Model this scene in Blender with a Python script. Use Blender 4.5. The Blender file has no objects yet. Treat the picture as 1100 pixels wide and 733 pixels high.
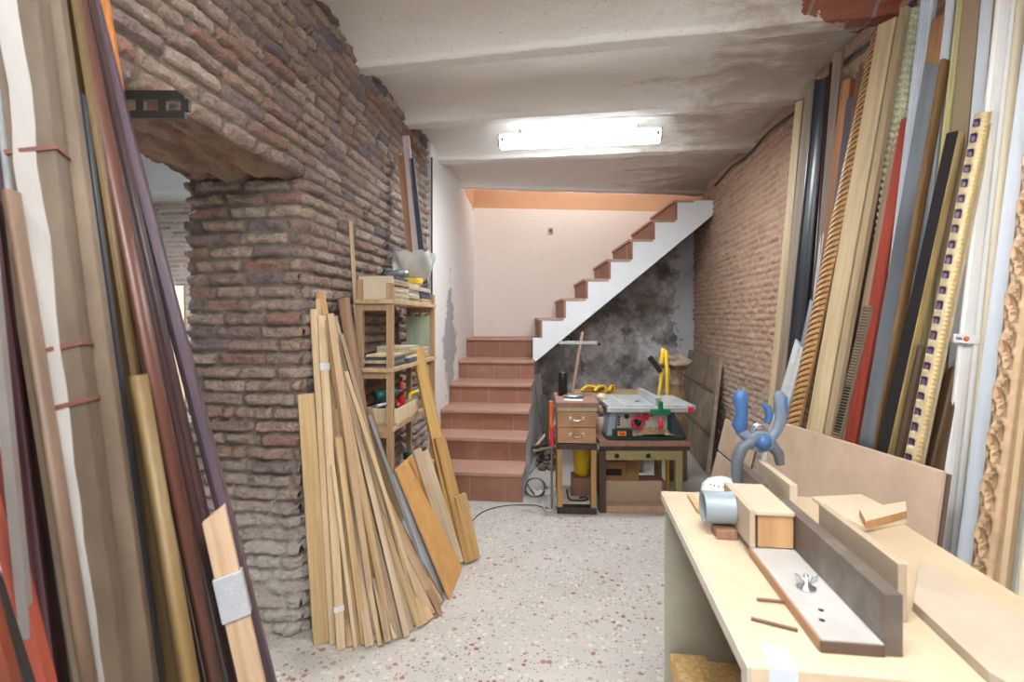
import bpy, math, random
import numpy as np
from mathutils import Vector as V, Matrix
random.seed(7)
SC = bpy.context.scene
COL = SC.collection
# ---------------------------------------------------------------- camera, world, lights, exposure
F, EYE, TH = 550.0, 1.35, math.atan(60/550)
CS, SN = math.cos(TH), math.sin(TH)
cd = bpy.data.cameras.new('camera'); cam = bpy.data.objects.new('camera', cd); COL.objects.link(cam)
cam.location = (0, 0, EYE); cam.rotation_euler = (math.pi/2, 0, TH)
cd.sensor_width = 36; cd.lens = 18; cd.shift_y = -22.5/1100; cd.clip_start = .02
cd.dof.use_dof = True; cd.dof.focus_distance = 3.3; cd.dof.aperture_fstop = 4.5
SC.camera = cam
w = bpy.data.worlds.new('world'); SC.world = w; w.use_nodes = True
w.node_tree.nodes['Background'].inputs[0].default_value = (.93, .96, 1, 1)
w.node_tree.nodes['Background'].inputs[1].default_value = 1.0
SC.view_settings.view_transform = 'Standard'; SC.view_settings.look = 'None'
SC.view_settings.gamma = 1; SC.view_settings.use_curve_mapping = False
SC.view_settings.exposure = 0.28
def area(name, loc, sx, sy, power, col=(1, 1, 1), rot=(0, 0, 0)):
    l = bpy.data.lights.new(name, 'AREA'); l.shape = 'RECTANGLE'; l.size = sx; l.size_y = sy; l.energy = power; l.color = col
    o = bpy.data.objects.new(name, l); COL.objects.link(o); o.location = loc; o.rotation_euler = rot
    return o
area('tube_light', (.03, 3.64, 2.585), 1.15, .1, 25, (.95, .98, 1), (0, 0, TH))
area('near_fill_light', (.15, .45, 2.36), 1.2, .12, 15, (1, .99, .97))  # added fill light in an unseen fixture above the camera
area('near_fill_light_up', (.15, .45, 2.47), 1.2, .12, 36, (1, .99, .97), (math.pi, 0, 0))  # added uplight to brighten the near ceiling
area('rear_fill_light', (.15, -.9, 2.36), 1.2, .12, 24, (1, .99, .97))  # added fill light in an unseen fixture behind the camera
area('rear_fill_light_up', (.15, -.9, 2.47), 1.2, .12, 36, (1, .99, .97), (math.pi, 0, 0))  # second added uplight, aimed at the ceiling
area('stairwell_light', (.2, 5.2, 3.9), 1.2, .5, 30, (1, .985, .96), (math.radians(12), 0, 0))
area('side_room_light', (-3.0, 2.6, 2.5), 1.2, .3, 95, (.97, .98, 1))
# ---------------------------------------------------------------- measuring helpers
CAM = V((0, 0, EYE)); FW = V((-SN, CS, 0)); RT = V((CS, SN, 0))
def ray(u, v): return FW + RT*((u-550)/F) + V((0, 0, (344-v)/F))
def P(u, v, d): return CAM + ray(u, v)*d
def fl(u, v, z=0): r = ray(u, v); return CAM + r*((z-EYE)/r.z)
def onX(u, v, X): r = ray(u, v); return CAM + r*(X/r.x)
def px(p):
    q = p-CAM; d = q.dot(FW); return 550+F*q.dot(RT)/d, 344-F*q.z/d
# ---------------------------------------------------------------- materials
def L(c):
    if isinstance(c, str): c = tuple(int(c[i:i+2], 16) for i in (0, 2, 4))
    return tuple(((x/255)/12.92 if x/255 <= .04045 else ((x/255+.055)/1.055)**2.4) for x in c)+(1,)
class NT:
    def __init__(s, name):
        s.m = bpy.data.materials.new(name); s.m.use_nodes = True; s.t = s.m.node_tree; s.b = s.t.nodes['Principled BSDF']
    def n(s, typ, ins=None, **kw):
        x = s.t.nodes.new(typ)
        for k, v in kw.items(): setattr(x, k, v)
        for k, v in (ins or {}).items():
            if hasattr(v, 'links') or isinstance(v, bpy.types.NodeSocket): s.t.links.new(v, x.inputs[k])
            else: x.inputs[k].default_value = v
        return x
    def math(s, op, a, b=0, c=0, clamp=False):
        x = s.n('ShaderNodeMath', {0: a, 1: b, 2: c}, operation=op, use_clamp=clamp); return x.outputs[0]
    def mix(s, f, a, b, mode='MIX'):
        x = s.t.nodes.new('ShaderNodeMix'); x.data_type = 'RGBA'; x.blend_type = mode
        for i, v in ((0, f), (6, a), (7, b)):
            if isinstance(v, bpy.types.NodeSocket): s.t.links.new(v, x.inputs[i])
            else: x.inputs[i].default_value = v
        return x.outputs[2]
    def ramp(s, f, stops):
        x = s.n('ShaderNodeValToRGB', {0: f}); r = x.color_ramp
        while len(r.elements) < len(stops): r.elements.new(.5)
        for e, (p, c) in zip(r.elements, stops): e.position = p; e.color = c
        return x.outputs[0]
    def coord(s, scale=(1, 1, 1), rnd=0., kind='Object'):
        tc = s.n('ShaderNodeTexCoord'); o = tc.outputs[kind]
        mp = s.n('ShaderNodeMapping', {0: o, 3: scale})
        if rnd:
            oi = s.n('ShaderNodeObjectInfo'); k = s.math('MULTIPLY', oi.outputs['Random'], rnd)
            s.t.links.new(k, mp.inputs[1])
        return mp.outputs[0]
    def noise(s, co, scale, detail=4, rough=.55, dist=0):
        return s.n('ShaderNodeTexNoise', {'Vector': co, 'Scale': scale, 'Detail': detail, 'Roughness': rough, 'Distortion': dist}).outputs[0]
    def bump(s, h, st, dist=.01):
        b = s.n('ShaderNodeBump', {'Height': h, 'Strength': st, 'Distance': dist}); s.t.links.new(b.outputs[0], s.b.inputs['Normal'])
    def col(s, c): s.t.links.new(c, s.b.inputs['Base Color'])
    def done(s, rough=.6, metal=0):
        s.b.inputs['Roughness'].default_value = rough; s.b.inputs['Metallic'].default_value = metal; return s.m
_mc = {}
def M(c, rough=.6, var=.12, scale=9, stretch=(1, 1, 1), bump=.15, metal=0, c2=None, dust=0, name=None):
    """general painted / metal / plastic / board surface with mottling"""
    key = (c, rough, var, scale, stretch, bump, metal, c2, dust)
    if key in _mc: return _mc[key]
    n = NT(name or 'surface_'+str(c)); a = L(c); b = L(c2) if c2 else a
    co = n.coord(stretch, 17.)
    f = n.noise(co, scale, 5, .6)
    lo = tuple(x*(1-var) for x in a[:3])+(1,); hi = tuple(min(1, x*(1+var)) for x in b[:3])+(1,)
    cc = n.ramp(f, [(.3, lo), (.7, hi)])
    if dust:
        g = n.noise(n.coord((1, 1, 1), 5.), 5, 6, .7)
        cc = n.mix(n.ramp(g, [(.45, (0, 0, 0, 1)), (.75, (dust,)*3+(1,))]), cc, L('c8c0b4'))
    n.col(cc); n.bump(n.noise(co, scale*4, 3), bump, .003)
    m = n.done(rough, metal); _mc[key] = m; return m
def WOOD(c, c2=None, rough=.62, grain=1., fine=1.0):
    key = ('w', c, c2, rough, grain)
    if key in _mc: return _mc[key]
    n = NT('wood_'+str(c)); a = L(c); b = L(c2) if c2 else tuple(x*.72 for x in a[:3])+(1,)
    co = n.coord((1, 1, .045), 23.)
    f = n.noise(co, 38*fine, 5, .65, .6); g = n.noise(co, 150*fine, 2, .5)
    oi = n.n('ShaderNodeObjectInfo').outputs['Random']
    cc = n.ramp(f, [(.32, b), (.62, a)])
    cc = n.mix(n.math('MULTIPLY', g, .22*grain), cc, b)
    hs = n.n('ShaderNodeHueSaturation', {'Hue': n.math('MULTIPLY_ADD', oi, .016, .492), 'Saturation': n.math('MULTIPLY_ADD', oi, .22, .8), 'Value': n.math('MULTIPLY_ADD', oi, .22, .86), 'Color': cc})
    n.col(hs.outputs[0]); n.bump(g, .15, .002)
    m = n.done(rough); _mc[key] = m; return m
def EMIT(c, st, name='glow'):
    n = NT(name); n.b.inputs['Emission Color'].default_value = L(c); n.b.inputs['Emission Strength'].default_value = st
    n.b.inputs['Base Color'].default_value = L(c); return n.done(.5)
# ---------------------------------------------------------------- mesh building
class MB:
    def __init__(s): s.v = []; s.f = []; s.m = []; s.cur = 0; s.sm = []
    def add(s, vs, fs, smooth=False):
        k = len(s.v); s.v += [tuple(p) for p in vs]
        for f in fs: s.f.append(tuple(i+k for i in f)); s.m.append(s.cur); s.sm.append(smooth)
        return s
    def box(s, c, size, R=None):
        a, b, d = (x/2 for x in size); c = V(c)
        vs = [V((x, y, z)) for x in (-a, a) for y in (-b, b) for z in (-d, d)]
        if R is not None: vs = [R @ p for p in vs]
        return s.add([p+c for p in vs], [(0, 1, 3, 2), (4, 6, 7, 5), (0, 4, 5, 1), (2, 3, 7, 6), (0, 2, 6, 4), (1, 5, 7, 3)])
    def bx(s, x0, x1, y0, y1, z0, z1): return s.box(((x0+x1)/2, (y0+y1)/2, (z0+z1)/2), (x1-x0, y1-y0, z1-z0))
    def prism(s, pts, vec):
        """closed polygon pts (3D) extruded by vec"""
        n = len(pts); vec = V(vec); pts = [V(p) for p in pts]
        return s.add(pts+[p+vec for p in pts], [tuple(range(n))[::-1], tuple(range(n, 2*n))]+[(i, (i+1) % n, (i+1) % n+n, i+n) for i in range(n)])
    def tube(s, path, r, n=10, caps=True, closed=False):
        path = [V(p) for p in path]; m = len(path); rs = r if isinstance(r, (list, tuple)) else [r]*m
        vs = []; up = None
        for i, p in enumerate(path):
            t = (path[min(i+1, m-1)]-path[max(i-1, 0)]).normalized()
            if up is None: up = t.orthogonal().normalized()
            up = (up-t*up.dot(t)).normalized(); q = t.cross(up)
            vs += [p+(up*math.cos(2*math.pi*k/n)+q*math.sin(2*math.pi*k/n))*rs[i] for k in range(n)]
        fs = [(i*n+k, i*n+(k+1) % n, (i+1)*n+(k+1) % n, (i+1)*n+k) for i in range(m-1) for k in range(n)]
        s.add(vs, fs, True)
        if caps:
            s.add(vs[:n], [tuple(range(n))[::-1]]); s.add(vs[-n:], [tuple(range(n))])
        return s
    def lathe(s, prof, c=(0, 0, 0), n=20, axis=None, smooth=True):
        """prof: (r, h) along axis (default z) from c"""
        ax = V(axis or (0, 0, 1)).normalized(); a = ax.orthogonal().normalized(); b = ax.cross(a); c = V(c)
        vs = [c+ax*h+(a*math.cos(2*math.pi*k/n)+b*math.sin(2*math.pi*k/n))*r for r, h in prof for k in range(n)]
        m = len(prof)
        return s.add(vs, [(i*n+k, i*n+(k+1) % n, (i+1)*n+(k+1) % n, (i+1)*n+k) for i in range(m-1) for k in range(n)], smooth)
    def hull_blob(s, c, rx, ry, rz, seed=0, amp=.15, n=14, m=8):
        rr = random.Random(seed); vs = []; c = V(c)
        ph = [rr.uniform(0, 6.28) for _ in range(6)]
        for i in range(m+1):
            t = math.pi*i/m
            for k in range(n):
                a = 2*math.pi*k/n; q = 1+amp*(math.sin(3*a+ph[0]+t*2)+math.sin(5*t+ph[1]+a)+.6*math.sin(7*a+ph[2]-3*t))/2.6
                vs.append(c+V((rx*math.sin(t)*math.cos(a)*q, ry*math.sin(t)*math.sin(a)*q, rz*math.cos(t)*q)))
        return s.add(vs, [(i*n+k, (i+1)*n+k, (i+1)*n+(k+1) % n, i*n+(k+1) % n) for i in range(m) for k in range(n)], True)
    def build(s, name, mats, parent=None, mat=None, bev=0, origin=None):
        me = bpy.data.meshes.new(name)
        vv = s.v
        if origin is not None:
            o_ = V(origin); vv = [tuple(V(p)-o_) for p in s.v]
        me.from_pydata(vv, [], s.f); me.update()
        for m_ in (mats if isinstance(mats, (list, tuple)) else [mats]): me.materials.append(m_)
        me.polygons.foreach_set('material_index', s.m); me.polygons.foreach_set('use_smooth', s.sm)
        o = bpy.data.objects.new(name, me); COL.objects.link(o)
        if parent: o.parent = parent
        if mat is not None: o.matrix_local = mat
        if origin is not None: o.location = V(origin) if parent is None else V(origin)
        if bev:
            b = o.modifiers.new('bevel', 'BEVEL'); b.width = bev; b.segments = 2; b.limit_method = 'ANGLE'
        return o
def tag(o, label=None, cat=None, group=None, kind=None):
    if label: o['label'] = label
    if cat: o['category'] = cat
    if group: o['group'] = group
    if kind: o['kind'] = kind
    return o
def thing(name, label, cat, loc=(0, 0, 0), rz=0, group=None, R=None):
    o = bpy.data.objects.new(name, None); COL.objects.link(o); o.empty_display_size = .05
    if R is not None: o.matrix_world = Matrix.Translation(V(loc)) @ R.to_4x4()
    else: o.location = loc; o.rotation_euler = (0, 0, rz)
    return tag(o, label, cat, group)
def struct(o): o['kind'] = 'structure'; return o
# ---------------------------------------------------------------- numpy noise + brick relief
def h2(i, j, s=0):
    x = np.sin(i*127.1+j*311.7+s*74.7)*43758.5453; return x-np.floor(x)
def vn(x, y, s=0):
    i = np.floor(x); j = np.floor(y); a = x-i; b = y-j; a = a*a*(3-2*a); b = b*b*(3-2*b)
    return (h2(i, j, s)*(1-a)+h2(i+1, j, s)*a)*(1-b)+(h2(i, j+1, s)*(1-a)+h2(i+1, j+1, s)*a)*b
def fbm(x, y, s=0, o=3):
    r = 0; k = 1; t = 0
    for i in range(o): r = r+k*vn(x, y, s+i); t += k; x = x*2.03; y = y*2.03; k *= .5
    return r/t
def sheet(U, W, fn):
    """grid over (u,w) with fn(u,w)->xyz arrays and attribute dict; returns verts, faces, attrs"""
    uu, ww = np.meshgrid(U, W, indexing='ij'); xyz, at = fn(uu, ww)
    n, m = uu.shape; idx = np.arange(n*m).reshape(n, m)
    f = np.stack([idx[:-1, :-1], idx[1:, :-1], idx[1:, 1:], idx[:-1, 1:]], -1).reshape(-1, 4)
    return xyz.reshape(-1, 3), f, {k: v.reshape(-1) for k, v in at.items()}
def brick_fn(org, ud, wd, nd, pitch=.052, blen=.24, amp=.018, mort=.013, rough=.012, seed=0, mask=None, zoff=0, soft=.009):
    org, ud, wd, nd = (np.array(a, float) for a in (org, ud, wd, nd))
    def fn(u, w_):
        ws = w_+zoff+.012*fbm(u*1.7, w_*1.3, seed+3)+.004*vn(u*9, w_*9, seed+5)
        r = np.floor(ws/pitch); lw = ws-r*pitch
        L_ = blen*(.8+.45*h2(r, r*0+3, seed)); us = u+h2(r, r*0, seed)*blen*3+.02*vn(u*5, w_*16, seed+9)
        c = np.floor(us/L_); lu = us-c*L_
        rn = h2(r, c, seed+1); rn2 = h2(r, c, seed+2)
        e = np.minimum(np.minimum(lu, L_-lu), np.minimum(lw, pitch-lw)*1.15)+.011*(fbm(u*38, w_*38, seed+7)-.5)
        mk = np.clip((e-mort*.42)/soft, 0, 1); mk = mk*mk*(3-2*mk)
        h = mk*amp*(.45+.75*rn2)*(1-.6*(rn2 > .955))+rough*(fbm(u*22, w_*30, seed+11, 4)-.5)*(.5+mk)+.012*(fbm(u*2.2, w_*2.2, seed+13)-.5)
        if mask is not None: h = h+mask(u, w_)
        p = org+u[..., None]*ud+w_[..., None]*wd+h[..., None]*nd
        return p, {'brick': mk, 'rnd': rn}
    return fn
def sheets_obj(name, parts, mats, parent=None, smooth=True):
    vs = []; fs = []; ms = []; at = {}; k = 0
    for (v, f, a), mi in parts:
        vs.append(v); fs.append(f+k); ms.append(np.full(len(f), mi)); k += len(v)
        for q in ('brick', 'rnd'): at.setdefault(q, []).append(a.get(q, np.zeros(len(v))))
    v = np.concatenate(vs); f = np.concatenate(fs); me = bpy.data.meshes.new(name)
    me.vertices.add(len(v)); me.vertices.foreach_set('co', v.astype(np.float32).ravel())
    me.loops.add(f.size); me.loops.foreach_set('vertex_index', f.astype(np.int32).ravel())
    me.polygons.add(len(f)); me.polygons.foreach_set('loop_start', np.arange(0, f.size, 4, dtype=np.int32))
    me.polygons.foreach_set('loop_total', np.full(len(f), 4, dtype=np.int32))
    me.update(calc_edges=True)
    me.polygons.foreach_set('use_smooth', np.full(len(f), smooth)); me.polygons.foreach_set('material_index', np.concatenate(ms).astype(np.int32))
    for q, a in at.items():
        t = me.attributes.new(q, 'FLOAT', 'POINT'); t.data.foreach_set('value', np.concatenate(a).astype(np.float32))
    for m_ in mats: me.materials.append(m_)
    me.validate(); o = bpy.data.objects.new(name, me); COL.objects.link(o)
    if parent: o.parent = parent
    return o
def boxsheet(x0, x1, y0, y1, z0, z1):
    m = MB(); m.bx(x0, x1, y0, y1, z0, z1); return (np.array(m.v), np.array(m.f), {})
def brick_mat(name, cols, mortar, white, wz=.75, tint=.4):
    n = NT(name); co = n.coord(); at = lambda q: n.n('ShaderNodeAttribute', attribute_name=q).outputs['Fac']
    b = n.ramp(at('rnd'), [(i/(len(cols)-1), L(c)) for i, c in enumerate(cols)])
    f = n.noise(co, 22, 6, .7); g = n.noise(co, 3.5, 5, .6); k = n.noise(co, 90, 3, .6)
    b = n.mix(n.ramp(f, [(.42, (0, 0, 0, 1)), (.7, (.55,)*3+(1,))]), b, L(mortar))
    b = n.mix(n.ramp(k, [(.3, (.35,)*3+(1,)), (.55, (0, 0, 0, 1))]), b, (.03, .022, .02, 1))
    c = n.mix(n.ramp(at('brick'), [(.15, (0, 0, 0, 1)), (.6, (1, 1, 1, 1))]), L(mortar), b)
    c = n.mix(n.ramp(g, [(.5, (0, 0, 0, 1)), (.8, (tint,)*3+(1,))]), c, L(mortar))
    z = n.n('ShaderNodeSeparateXYZ', {0: n.n('ShaderNodeTexCoord').outputs['Object']}).outputs[2]
    zz = n.math('ADD', z, n.math('MULTIPLY', n.math('SUBTRACT', n.noise(co, 2.5, 6, .75), .5), 1.3))
    wf = n.ramp(n.math('DIVIDE', zz, wz), [(.25, (.85,)*3+(1,)), (1, (0, 0, 0, 1))])
    c = n.mix(n.math('MULTIPLY', wf, n.math('MULTIPLY_ADD', f, 1.1, .25, clamp=True)), c, L(white))
    n.col(c); n.bump(n.math('ADD', f, n.math('MULTIPLY', k, .6)), .9, .014); return n.done(.9)
# ================================================================ SETTING
XL, XR, ZC = -1.134, 1.458, 2.70
brickL = brick_mat('old_brown_brick', ['6e6470', '9a8478', 'a69384', '887674', 'ab9889', '966f63', '9f8f82', 'b3a297'], '786d63', 'cfcac2')
brickR = brick_mat('old_orange_brick', ['b48c76', 'c09a82', 'ad826c', 'c6a38a', 'b88f76', 'a98270'], 'b8a18e', 'cfc4b8', 1.1, .6)
def plaster(name, c, c2, stain, amt=.5, scale=2.2):
    n = NT(name); co = n.coord(); f = n.noise(co, scale, 7, .68, .5); g = n.noise(co, 30, 4)
    cc = n.mix(f, L(c), L(c2)); cc = n.mix(n.ramp(n.noise(co, scale*1.7, 8, .72, 1), [(.58, (0, 0, 0, 1)), (.74, (amt,)*3+(1,))]), cc, L(stain))
    n.col(cc); n.bump(n.math('ADD', f, n.math('MULTIPLY', g, .3)), .35, .02); return n.done(.85)
# floor: terrazzo
n = NT('terrazzo'); co = n.coord()
v1 = n.n('ShaderNodeTexVoronoi', {'Vector': co, 'Scale': 40., 'Randomness': 1.}); v2 = n.n('ShaderNodeTexVoronoi', {'Vector': co, 'Scale': 75.})
r1 = n.n('ShaderNodeSeparateColor', {0: v1.outputs['Color']}).outputs
chipc = n.ramp(r1[0], [(0, L('8d4f45')), (.16, L('9c5e50')), (.2, L('a89585')), (.4, L('85807c')), (.44, L('c9b8a8')), (.7, L('d9d3ca')), (1, L('d8cfc8'))])
nd_ = n.math('ADD', v1.outputs['Distance'], n.math('MULTIPLY', n.noise(co, 90, 3), .25))
chip = n.math('MULTIPLY', n.math('LESS_THAN', nd_, n.math('MULTIPLY_ADD', r1[1], .45, .2)), n.math('LESS_THAN', r1[2], .82))
base = n.mix(n.noise(co, 3, 5), L('cdcac6'), L('b5b1ac'))
r2 = n.n('ShaderNodeSeparateColor', {0: v2.outputs['Color']}).outputs
base = n.mix(n.math('MULTIPLY', n.math('LESS_THAN', v2.outputs['Distance'], .35), n.math('LESS_THAN', r2[0], .35)), base, L('8f8781'))
c = n.mix(chip, base, chipc)
dust = n.ramp(n.noise(co, 1.6, 7, .7), [(.45, (.04,)*3+(1,)), (.75, (.6,)*3+(1,))]); c = n.mix(dust, c, L('d3d0cc'))
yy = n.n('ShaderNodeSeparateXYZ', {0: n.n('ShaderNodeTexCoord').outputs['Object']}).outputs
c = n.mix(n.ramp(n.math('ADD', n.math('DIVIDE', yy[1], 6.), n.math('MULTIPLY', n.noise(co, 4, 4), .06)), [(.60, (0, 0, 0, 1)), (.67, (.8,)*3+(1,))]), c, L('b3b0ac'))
n.col(c); n.bump(n.noise(co, 60, 3), .08, .003); terr = n.done(.42)
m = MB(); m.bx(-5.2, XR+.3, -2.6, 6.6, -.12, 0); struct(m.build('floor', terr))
# ---- left wall with its broken opening
YC = onX(325, 344, XL).y; YE = onX(458, 344, XL).y; XB = XL-.52; ZO = 1.965
r = .0075
BK = dict(pitch=.058, blen=.2, amp=.023, mort=.020, rough=.022, soft=.0065)
ar = lambda a, b, q=r: np.linspace(a, b, int((b-a)/q)+2)
parts = []
edge = lambda u, w_: -.05*np.clip((.05-w_)/.05, 0, 1)*vn(u*9, w_*0, 4)*1.2
parts.append((sheet(ar(YC, YE), ar(0, ZC+.12), brick_fn((XL, 0, 0), (0, 1, 0), (0, 0, 1), (1, 0, 0), seed=1, **BK, mask=lambda u, w_: -.03*np.clip((.035-(u-YC))/.035, 0, 1)*(.5+vn(w_*11, u*0, 2)))), 0))
parts.append((sheet(ar(-1.4, YC), ar(ZO, ZC+.12), brick_fn((XL, 0, 0), (0, 1, 0), (0, 0, 1), (1, 0, 0), seed=1, **BK, mask=lambda u, w_: -.09*np.clip((.05-(w_-ZO))/.05, 0, 1)*.35*vn(u*14, w_*0, 6))), 0))
parts.append((sheet(ar(XB, XL-.004), ar(0, ZO+.06), brick_fn((0, YC, 0), (1, 0, 0), (0, 0, 1), (0, -1, 0), pitch=.058, amp=.03, rough=.04, blen=.2, mort=.016, seed=5, mask=lambda u, w_: -.035*np.clip((.04-(XL-u))/.04, 0, 1)*vn(w_*9, u*0, 7))), 0))
def soff(u, w_):   # rough broken soffit: u along Y, w across X
    h = .1*(fbm(u*6, w_*11, 21, 4)-.45)+.035*(fbm(u*30, w_*30, 22)-.5)+.05*np.clip((u-1.2), 0, 1)*0
    z = ZO-.01+h+.07*np.sin(np.clip((YC-u)/1.3, 0, 1)*math.pi)
    k = np.clip(h*12+.5, 0, 1)
    return np.stack([w_, u, z], -1), {'brick': k*.9, 'rnd': vn(u*6, w_*14, 3)}
soffit_m = brick_mat('dark_broken_brick', ['54403a', '8a6450', '6e574c', '9c7259'], '8a7663', '6a5a4c', .1)  # darker brown brick colours for the soffit
parts.append((sheet(ar(-1.4, YC+.02, .014), ar(XB-.02, XL-.01, .014), soff), 1))
parts.append((boxsheet(XB, XL-.03, YC+.035, YE, 0, ZC+.12), 0)); parts.append((boxsheet(XB, XL-.06, -1.4, YC+.035, ZO+.12, ZC+.12), 0))
parts.append((boxsheet(XB, XL, -1.6, -.9, 0, ZC+.1), 0))
struct(sheets_obj('wall_left', parts, [brickL, soffit_m]))
# plastered left wall beyond, running to the stairwell
n = NT('white_left_plaster'); co = n.coord(); sp = n.n('ShaderNodeSeparateXYZ', {0: n.n('ShaderNodeTexCoord').outputs['Object']}).outputs
c = n.mix(n.noise(co, 1.5, 5), L('e8eaec'), L('e6e2df'))
ym = n.math('ABSOLUTE', n.math('SUBTRACT', sp[1], 4.72)); zm = n.math('ABSOLUTE', n.math('SUBTRACT', sp[2], 1.1))
q = n.math('SUBTRACT', 1., n.math('ADD', n.math('MULTIPLY', ym, 2.6), n.math('MULTIPLY', zm, 1.1)))
q = n.math('ADD', q, n.math('MULTIPLY', n.math('SUBTRACT', n.noise(co, 7, 8, .75, .7), .5), 1.7))
c = n.mix(n.ramp(q, [(.22, (0, 0, 0, 1)), (.36, (.85,)*3+(1,))]), c, n.mix(n.noise(co, 25, 5), L('7d8086'), L('b5b7bb')))
n.col(c); n.bump(n.noise(co, 9, 8, .7), .5, .02); whl = n.done(.85)
XW = -1.10
orange = plaster('warm_glow_plaster', 'd6ac8c', 'cca080', 'c28a66', .4)  # warm stairwell glow painted into the plaster as orange
wy = [(YE+.005, 2.86), (5.1, 2.82), (5.45, 2.72), (5.9, 2.64), (6.2, 2.62)]; m = MB(); m.prism([(XW, YE+.005, 0), (XW, 6.2, 0)]+[(XW, y, z) for y, z in wy[::-1]], (-.3, 0, 0)); m.cur = 1; m.prism([(XW, y, z+.0005) for y, z in wy]+[(XW, 6.2, 4.2), (XW, YE+.005, 4.2)], (-.3, 0, 0)); struct(m.build('wall_left_plastered', [whl, orange]))
# ---- back wall (square to the stair flight), cream above the flight, raw grey below
DB = 6.03
def FR(x, z, d): return CAM+FW*d+RT*x+V((0, 0, z-EYE))        # stair frame: along flight x, height z, depth d
n = NT('back_plaster'); co = n.coord(); sp = n.n('ShaderNodeSeparateXYZ', {0: n.n('ShaderNodeTexCoord').outputs['Object']}).outputs
cream = n.mix(n.noise(co, 1.2, 6, .6), L('ece4dd'), L('e6d8ce')); cream = n.mix(n.ramp(n.noise(co, 3, 7, .7), [(.6, (0, 0, 0, 1)), (.75, (.3,)*3+(1,))]), cream, L('c9b6a8'))
f1 = n.noise(co, 2.3, 9, .68, .15); f2 = n.noise(co, 5, 8, .72, .1)
grey = n.ramp(f1, [(.34, L('5a5a5e')), (.44, L('918f8d')), (.52, L('b3b1b2')), (.58, L('dcdcde'))])
grey = n.mix(n.ramp(f2, [(.54, (0, 0, 0, 1)), (.62, (.75,)*3+(1,))]), grey, L('5c5d62')); grey = n.mix(n.ramp(n.noise(co, 4, 6, .7), [(.55, (0, 0, 0, 1)), (.7, (.75,)*3+(1,))]), grey, L('8d7660'))
edge_ = n.ramp(n.math('ADD', sp[0], n.math('MULTIPLY', n.noise(co, 5, 7, .7), .6)), [(0, (0, 0, 0, 1)), (1, (0, 0, 0, 1))])
wf = n.math('MULTIPLY', n.math('GREATER_THAN', n.math('ADD', sp[0], n.math('MULTIPLY', n.math('SUBTRACT', n.noise(co, 4, 8, .7), .5), .9)), 1.27), .85)
grey = n.mix(wf, grey, n.mix(f2, L('dcdde0'), L('b9bcc2')))
line = n.math('SUBTRACT', sp[2], n.math('MULTIPLY_ADD', sp[0], .875, 1.25))
c = n.mix(n.math('GREATER_THAN', line, 0), grey, cream)
c = n.mix(n.math('MULTIPLY', n.math('GREATER_THAN', n.math('ADD', sp[2], n.math('MULTIPLY', n.noise(co, 6, 3), .01)), n.math('MULTIPLY_ADD', sp[0], -.02, 2.655)), 1), c, n.mix(n.noise(co, 2, 6), L('d6ac8c'), L('c99d7c')))  # top of the wall: same warm glow put into its colour
n.col(c); n.bump(n.math('ADD', f1, f2), .4, .025); backm = n.done(.88)
m = MB(); m.prism([FR(-1.9, 0, DB), FR(2.2, 0, DB), FR(2.2, 4.2, DB), FR(-1.9, 4.2, DB)], FW*.25); struct(m.build('wall_back', backm))
# ---- right wall
parts = [(sheet(ar(-.6, 6.12, .0115), ar(0, ZC+.14, .0115), brick_fn((XR, 0, 0), (0, 1, 0), (0, 0, 1), (-1, 0, 0), pitch=.05, blen=.17, amp=.012, rough=.03, mort=.010, soft=.014, seed=31)), 0),
         (boxsheet(XR+.03, XR+.3, -2.4, 6.3, 0, 4.2), 0)]
struct(sheets_obj('wall_right', parts, [brickR]))
# ---- ceiling: joists with shallow vaults between
def plan_line(a, b):
    p, q = fl(*a, ZC), fl(*b, ZC)
    return lambda X: p.y+(q.y-p.y)*(X-p.x)/(q.x-p.x)
A_, B_, C_, D_ = plan_line((383, 78), (956, 21)), plan_line((431, 137), (860, 110)), plan_line((473, 175), (800, 161)), plan_line((485, 203), (764, 211))
lines = [lambda X, k=k: A_(X)-.8*k for k in range(6, 0, -1)]+[A_, B_, C_, D_]
def ceil_fn(u, t):
    k = np.clip(np.floor(t), 0, len(lines)-2).astype(int); fr = t-k
    Y = np.zeros_like(u)
    for i in range(len(lines)-1):
        q = k == i; Y = np.where(q, lines[i](u)*(1-fr)+lines[i+1](u)*fr, Y)
    b = .055; s_ = np.clip((fr-b)/(1-2*b), 0, 1)
    z = ZC+.085*np.power(np.sin(np.pi*s_), .55)+.014*np.clip((fr-b)/.012, 0, 1)*np.clip((1-b-fr)/.012, 0, 1)+.02*(fbm(u*3, Y*5, 40, 4)-.5)+.006*(fbm(u*25, Y*25, 44)-.5)
    rag = np.clip((u-.75)/.5, 0, 1); z = z+rag*.02*(fbm(u*12, Y*14, 47)-.5)
    return np.stack([u, Y, z], -1), {'rnd': vn(np.floor(Y/.13), np.floor(u/.28), 8), 'brick': s_}
ts = np.unique(np.concatenate([i+np.concatenate([np.linspace(0, .05, 4), np.linspace(.054, .07, 4), np.linspace(.075, .2, 8), np.linspace(.22, .78, 14), np.linspace(.8, .925, 8), np.linspace(.93, .946, 4), np.linspace(.95, 1, 4)]) for i in range(len(lines)-1)]))
n = NT('ceiling_plaster'); co = n.coord(); sp = n.n('ShaderNodeSeparateXYZ', {0: n.n('ShaderNodeTexCoord').outputs['Object']}).outputs
c = n.mix(n.noise(co, 2.2, 7, .65), L('eceae6'), L('dcd8d2'))
c = n.mix(n.ramp(n.noise(co, 70, 3, .6), [(.64, (0, 0, 0, 1)), (.7, (.5,)*3+(1,))]), c, L('7d7368'))
fb = n.noise(n.coord((1, 2.2, 1)), 3., 8, .7, .4)
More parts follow.
